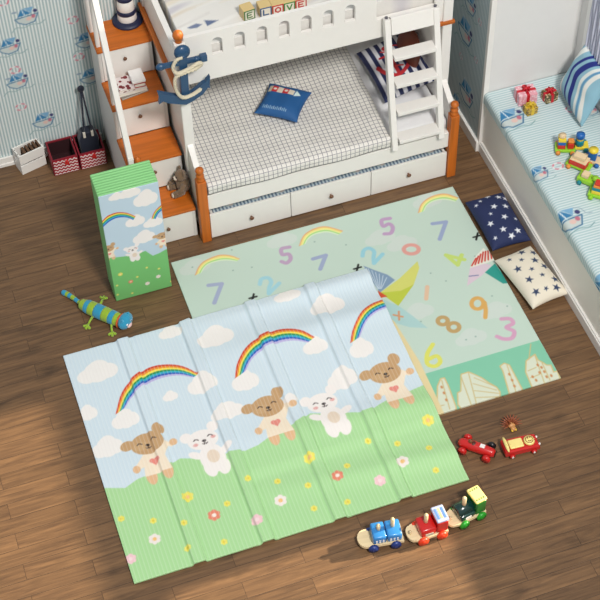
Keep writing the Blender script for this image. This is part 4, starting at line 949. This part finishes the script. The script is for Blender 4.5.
t, hw_ = wagon('toy_train_wagon', 'red wooden toy train wagon with orange wheels in the middle of the train', (424, 543.5), (442.7, 537.3), 0, .27, True)
m = MB(); P = [(.10, -W2), (.10, W2), (-.09, W2)]+[(-.105+.035*math.cos(a), W2*.9*math.sin(a)) for a in np.linspace(PI/2, 3*PI/2, 10)]+[(-.09, -W2)]
m.prism(P, 'z', .030, .046); m.build('chassis', BEECH, t); wheels(t, [(s*hw_, y) for s in (-1, 1) for y in (-W2, W2)], .028, ORR)
m = MB(); m.box(-.070, .028, -.047, .047, .0465, .100, bev=.012); m.build('hood', RED, t); m = MB(); m.box(.029, .098, -.047, .047, .0465, .128, bev=.008); cb = m.build('cab', RED, t)
m = MB(); m.box(.026, .102, -.046, .046, .1285, .142, bev=.006); m.build('roof', pm('roof_lilac', (172, 182, 214), .4), t)
for k in range(3): m = MB(); m.box(.038+.02*k, .05+.02*k, -.03, .03, .1422, .1436); m.build('roof_mark', pm('roof_blue', (96, 140, 200), .4) if k % 2 == 0 else CREAMP, t)
m = MB(); m.box(-.045, .005, -.0488, -.0465, .056, .072); m.build('name_plate', pm('plate_grey', (190, 196, 176), .5), t); peg(t, -.02, .005, .099, .160, .012); peg(t, -.118, 0, .046, .066, .008)
t, hw_ = wagon('toy_train_engine', 'green wooden toy train engine with yellow roof at the front of the train', (465.3, 526.7), (482, 518), 0, .25, False)
m = MB(); P = [(.095, -W2), (.095, W2), (-.085, W2)]+[(-.115+.035*math.cos(a), W2*.85*math.sin(a)) for a in np.linspace(PI/2, 3*PI/2, 10)]+[(-.085, -W2)]
m.prism(P, 'z', .030, .046); m.build('chassis', BEECH, t); wheels(t, [(s*hw_, y) for s in (-1, 1) for y in (-W2, W2)], .027, GR)
m = MB(); m.box(-.080, .022, -.047, .047, .0465, .085, bev=.010); m.cyl((-.080, 0, .082), (.022, 0, .082), .036, 20, bev=.004); m.build('boiler', DG, t); m = MB(); m.box(.023, .092, -.047, .047, .0465, .138, bev=.008); m.build('cab', G2, t)
m = MB(); m.box(.018, .097, -.046, .046, .1385, .152, bev=.008); m.build('roof', CREAMP, t); peg(t, -.03, .0, .116, .175, .012)
for i in range(4):
    for s in (-1, 1): m = MB(); m.box(.03+.015*i, .037+.015*i, s*.03-.004, s*.03+.004, .1522, .1532); m.build('roof_mark', G2, t)
m = MB(); m.box(-.05, -.01, -.0488, -.0465, .056, .072); m.build('name_plate', WHITE, t); peg(t, -.118, 0, .046, .064, .008)

for t in [o for o in col.objects if o.name.startswith('toy_train_')]:
    t.scale = (1.24, 1.24, 1.3)
    for ch in [o for o in col.objects if o.parent == t]:
        if ch.name.startswith('wheel'): continue
        for o in [ch]+[q for q in col.objects if q.parent == ch]:
            for v in o.data.vertices: v.co.x *= .84
# ================================================================== TOY CARS AND HEDGEHOG
p0 = at((460, 444), z=.03); p1 = at((490, 454), z=.03); rz = math.atan2(p1[1]-p0[1], p1[0]-p0[0]); c = (p0+p1)/2
t = thing('toy_racing_car', 'red vintage toy racing car with open wheels, nearest the bear mat corner', 'toy car', (c[0]+.01, c[1], 0), rz)
m = MB(); m.tube(smooth([(-.115, 0, .034), (-.09, 0, .036), (-.03, 0, .038), (.04, 0, .036), (.085, 0, .034), (.115, 0, .032)], 4), list(np.interp(np.linspace(0, 1, 21), [0, .15, .4, .7, .9, 1], [.012, .026, .031, .029, .026, .018])), 18); m.build('body', RED, t)
m = MB(); m.ball((-.022, 0, .058), (.026, .018, .012)); m.build('cockpit', pm('cockpit_brown', (80, 40, 26), .5), t)
m = MB(); m.ball((-.04, 0, .074), .013); m.build('driver_head', pm('driver_brown', (120, 70, 40), .5), t)
for x, r in ((-.072, .027), (.078, .027)):
    for s in (-1, 1): m = MB(); m.cyl((x, s*.038, r), (x, s*.058, r), r, 22, bev=.004); m.build('wheel', RED if (x < 0 or s < 0) else BLK, t)
    m = MB(); m.cyl((x, -.04, r), (x, .04, r), .004, 8); m.build('axle', BLK, t)
m = MB(); m.box(.02, .05, -.012, .012, .064, .0675, bev=.001); m.build('number_patch', WHITE, t); m = MB(); m.box(.118, .122, -.018, .018, .022, .042, bev=.001); m.build('grille', BLK, t); t.scale = (1.05, 1.15, 1.2)
p0 = at((507, 452), z=.03); p1 = at((536, 445), z=.03); rz = math.atan2(p1[1]-p0[1], p1[0]-p0[0]); c = (p0+p1)/2
t = thing('toy_car', 'red wooden toy car with yellow seat and round smiling driver, below the hedgehog toy', 'toy car', (c[0]-.0, c[1]+.02, 0), rz)
m = MB(); m.prism([(-.108, .014), (.108, .014), (.112, .03), (.104, .048), (.06, .056), (-.08, .058), (-.108, .07), (-.114, .05)], 'y', -.046, .046); b_ = m.build('body', RED, t); bv = b_.modifiers.new('b', 'BEVEL'); bv.width = .008; bv.segments = 3
m = MB(); m.box(-.075, .012, -.03, .03, .0575, .068, bev=.006); m.build('seat', CREAMP, t)
m = MB(); m.tube([(-.095, y, .075+.006*math.cos(y*30)) for y in np.linspace(-.052, .052, 9)], [.003, .008, .010, .011, .011, .011, .010, .008, .003], 10); m.build('seat_back', CREAMP, t)
m = MB(); m.lathe((.052, 0, .056), [(.03, 0), (.034, .006), (.030, .014), (.01, .017)], 24); f_ = m.build('driver_face', CREAMP, t)
m = MB(); m.tube([(.052+.012*math.cos(a), .012*math.sin(a), .073) for a in np.linspace(-2.6, -.5, 8)], .0025, 6); m.ball((.046, .012, .073), .004); m.ball((.06, .012, .073), .004); m.tube([(.052+.022*math.cos(a), .022*math.sin(a), .071) for a in np.linspace(0, 2*PI, 22)[:-1]], .0022, 6, closed=True); m.build('face_marks', pm('face_brown', (120, 60, 30), .5), f_)
for x in (-.066, .07):
    for s in (-1, 1): m = MB(); m.cyl((x, s*.0465, .017), (x, s*.056, .017), .017, 18, bev=.002); w_ = m.build('wheel', RED, t); m = MB(); m.cyl((x, s*.056, .017), (x, s*.0585, .017), .007, 12); m.build('hub', WHITE, w_)
for s in (-1, 1): m = MB(); m.ball((.11, s*.025, .042), .007); m.build('headlamp', WHITE, t)
t.scale = (1.06, 1.12, 1.15)
c = at((511, 425), z=.01)
t = thing('toy_hedgehog', 'small brown spiky wooden hedgehog toy on the floor above the smiling toy car', 'toy animal', (c[0], c[1], 0), math.radians(0))
SPK = pm('spike_brown', (150, 82, 52), .5)
m = MB()
for ring, (el, n_, L_) in enumerate(((.25, 13, .062), (.7, 10, .055), (1.15, 6, .045))):
    for k in range(n_):
        a = PI*(-.12+1.24*k/(n_-1)); d = Vector((math.cos(a)*math.cos(el), math.sin(a)*math.cos(el), math.sin(el))); b0 = Vector((0, 0, .014))+d*.012; m.tube([b0, b0+d*L_*.6, b0+d*L_], [.0055, .0045, .001], 6)
m.build('spines', SPK, t); m = MB(); m.ball((0, 0, .018), (.028, .028, .018)); m.ball((.0, -.03, .016), (.018, .022, .015)); m.build('body', pm('hog_tan', (196, 140, 84), .5), t)
for s in (-1, 1): m = MB(); m.ball((s*.012, -.044, .014), (.007, .010, .007)); m.build('paw', pm('hog_yellow', (230, 190, 60), .5), t)

# ================================================================== ON THE WINDOW SEAT
def gift(c, w, d, h, rz, paper, rib, label):
    t = thing('gift_box', label, 'gift box', (c[0], c[1], SZ), rz)
    m = MB(); m.box(-w/2, w/2, -d/2, d/2, 0, h, bev=.003); m.build('box', paper, t)
    m = MB(); r = .011; e = .0015
    m.box(-r, r, -d/2-e, d/2+e, 0, h+e); m.box(-w/2-e, w/2+e, -r, r, 0, h+e*1.1); m.build('ribbon', rib, t)
    m = MB()
    for k in range(6):
        a = k*PI/3+.3; m.tube([(0, 0, h+.004), (math.cos(a)*.016, math.sin(a)*.016, h+.024), (math.cos(a)*.032, math.sin(a)*.032, h+.018), (math.cos(a)*.022, math.sin(a)*.022, h+.004), (0, 0, h+.004)], .0055, 8)
    m.ball((0, 0, h+.014), .012); m.build('bow', rib, t); return t
def dots(name, a, b, sc):
    m, nt, bs = newmat(name); L = nt.links; tc = N(nt, 'ShaderNodeTexCoord'); v = N(nt, 'ShaderNodeTexVoronoi'); v.inputs['Scale'].default_value = sc; L.new(tc.outputs['Object'], v.inputs['Vector'])
    r = N(nt, 'ShaderNodeValToRGB'); r.color_ramp.interpolation = 'CONSTANT'; r.color_ramp.elements[0].color = l4(a); r.color_ramp.elements[1].position = .42; r.color_ramp.elements[1].color = l4(b)
    L.new(v.outputs['Distance'], r.inputs[0]); L.new(r.outputs[0], bs.inputs['Base Color']); bs.inputs['Roughness'].default_value = .5; return m
RIB = pm('ribbon_red', (196, 24, 40), .35); YR = pm('ribbon_yellow', (214, 180, 50), .35)
g1 = at((525, 100), z=SZ); gift((g1[0]+.0, g1[1]+.0), .135, .11, .095, -.1, dots('paper_pink', (238, 200, 206), (226, 160, 172), 60), RIB, 'large pink gift box with red ribbon bow on the window seat')
g2 = at((549, 99), z=SZ); gift((g2[0], g2[1]), .095, .08, .07, .12, dots('paper_leaf', (214, 190, 150), (92, 84, 50), 70), RIB, 'brown patterned gift box with red bow, right of the pink one')
g3 = at((530, 112), z=SZ); gift((g3[0], g3[1]), .082, .07, .06, .1, dots('paper_dark', (90, 70, 50), (190, 160, 70), 90), YR, 'small dark gift box with yellow bow in front of the pink one')
# block train on the seat
PAL = {'y': pm('toy_yellow', (232, 206, 60), .4), 'b': pm('toy_blue', (30, 100, 176), .4), 'r': pm('toy_red', (200, 50, 34), .4), 'g': pm('toy_lime', (150, 206, 50), .4), 't': pm('toy_teal', (20, 130, 140), .4), 'w': pm('toy_wood', (226, 200, 160), .5), 'o': pm('toy_orange', (222, 140, 60), .4)}
def stack_toy(px, label, spec, rz=0., z=SZ):
    q = at(px, z=SZ+.02); t = thing('block_train_wagon', label, 'toy train', (q[0], q[1], z), rz, None)
    for nm, kind, c_, pos, sz in spec:
        m = MB(); x, y, zz = pos
        if kind == 'box': m.box(x-sz[0]/2, x+sz[0]/2, y-sz[1]/2, y+sz[1]/2, zz, zz+sz[2], bev=.003)
        elif kind == 'cyl': m.cyl((x, y, zz), (x, y, zz+sz[1]), sz[0], 18, bev=.003)
        elif kind == 'whl': m.cyl((x, y-.006, zz), (x, y+.006, zz), sz[0], 16, bev=.002)
        elif kind == 'tri': m.prism([(x-sz[0]/2, zz), (x+sz[0]/2, zz), (x, zz+sz[2])], 'y', y-sz[1]/2, y+sz[1]/2)
        m.build(nm, PAL[c_], t)
    t.scale = (1.4, 1.4, 1.5)
    return t
WH4 = lambda c, dx=.035, y=.036, r=.012: [('wheel', 'whl', c, (sx*dx, sy*y, r), (r,)) for sx in (-1, 1) for sy in (-1, 1)]
rt = math.radians(-52)
stack_toy((565, 148), 'toy wagon with striped yellow, blue and red block tower, nearest the gifts', [('wagon_base', 'box', 'g', (0, 0, .010), (.10, .06, .014)), ('block', 'box', 'r', (-.02, 0, .0245), (.038, .045, .022)), ('block', 'box', 'b', (-.02, 0, .047), (.038, .045, .018)), ('block', 'box', 'y', (-.02, 0, .0655), (.038, .045, .018)), ('top_block', 'cyl', 'w', (-.02, 0, .084), (.018, .016)), ('block', 'box', 'r', (.025, 0, .0245), (.03, .04, .03)), ('block', 'box', 'o', (.025, 0, .055), (.03, .03, .01))]+WH4('o'), rt+.5)
stack_toy((579, 146), 'toy wagon carrying a tall blue cylinder and yellow block, farthest back on the seat', [('wagon_base', 'box', 'y', (0, 0, .010), (.09, .05, .014)), ('block', 'cyl', 't', (0, 0, .0245), (.022, .03)), ('block', 'cyl', 'y', (0, 0, .055), (.018, .012)), ('top_block', 'cyl', 'b', (.0, 0, .0675), (.022, .024))]+WH4('t', .03, .031), rt+.6)
stack_toy((579, 165), 'toy wagon with red and blue house block and pale roof, middle of the window seat', [('wagon_base', 'box', 'g', (0, 0, .010), (.12, .06, .014)), ('block', 'box', 'r', (-.0, -.01, .0245), (.09, .04, .024)), ('block', 'box', 'b', (-.03, .018, .0245), (.04, .02, .02)), ('block', 'box', 'w', (0, 0, .049), (.085, .055, .008)), ('top_block', 'box', 'w', (0, 0, .0575), (.06, .036, .02))]+WH4('o', .04, .036), rt)
stack_toy((592, 160), 'toy wagon with a blue block and yellow top behind the red house wagon', [('wagon_base', 'box', 'w', (0, 0, .010), (.09, .05, .014)), ('block', 'box', 'b', (0, 0, .0245), (.04, .036, .045)), ('top_block', 'cyl', 'y', (0, 0, .070), (.024, .014))]+WH4('b', .03, .031), rt+.2)
stack_toy((589, 181), 'lime green toy wagon with a small pale block, second from the right edge', [('wagon_base', 'box', 'g', (0, 0, .010), (.11, .055, .024)), ('block', 'box', 'w', (-.02, 0, .0345), (.036, .036, .02)), ('block', 'cyl', 'g', (.03, 0, .0345), (.016, .02))]+WH4('t', .036, .034), rt)
stack_toy((599, 194), 'toy wagon with yellow, teal and red layered blocks at the right edge of the photo', [('wagon_base', 'box', 'g', (0, 0, .010), (.10, .06, .016)), ('block', 'box', 'y', (0, 0, .0265), (.07, .05, .02)), ('block', 'box', 't', (0, 0, .047), (.07, .05, .016)), ('block', 'box', 'o', (0, 0, .0635), (.06, .045, .012)), ('top_block', 'box', 'r', (0, 0, .076), (.05, .035, .012))]+WH4('g', .032, .036), rt+.2)

# ================================================================== LIGHT AND CAMERA
w = bpy.data.worlds.new('World'); bpy.context.scene.world = w; w.use_nodes = True
bg = w.node_tree.nodes['Background']; bg.inputs[0].default_value = (.93, .96, 1., 1); bg.inputs[1].default_value = .40
def area(name, loc, target, size, power, c=(1, 1, 1), sy=None):
    l = bpy.data.lights.new(name, 'AREA'); l.size = size; l.energy = power; l.color = c
    if sy: l.shape = 'RECTANGLE'; l.size_y = sy
    o = bpy.data.objects.new(name, l); col.objects.link(o); o.location = loc
    o.rotation_euler = (Vector(target)-Vector(loc)).to_track_quat('-Z', 'Y').to_euler(); return o
area('added_softbox', (2.9, -2.2, 12.0), (2.0, 7.0, .3), 1.8, 1500, (1, .965, .915))  # soft key light added above the open room, no lamp hangs there
s = bpy.data.lights.new('sun', 'SUN'); s.energy = 8.5; s.angle = math.radians(1.2); s.color = (1, .84, .62)
so = bpy.data.objects.new('sun', s); col.objects.link(so); so.location = (8, 5, 5)
so.rotation_euler = Vector((-math.cos(math.radians(25)), 0, -math.sin(math.radians(25)))).to_track_quat('-Z', 'Y').to_euler()

cam = bpy.data.cameras.new('camera'); co = bpy.data.objects.new('camera', cam); col.objects.link(co)
Mx = Matrix(((RC[0][0], -RC[1][0], -RC[2][0], 0), (RC[0][1], -RC[1][1], -RC[2][1], 0), (RC[0][2], -RC[1][2], -RC[2][2], HC), (0, 0, 0, 1)))
co.matrix_world = Mx; cam.sensor_width = 36; cam.lens = FPX/600*36; cam.clip_end = 100
sc = bpy.context.scene; sc.camera = co
sc.view_settings.view_transform = 'Standard'; sc.view_settings.look = 'None'; sc.view_settings.gamma = 1; sc.view_settings.exposure = .12
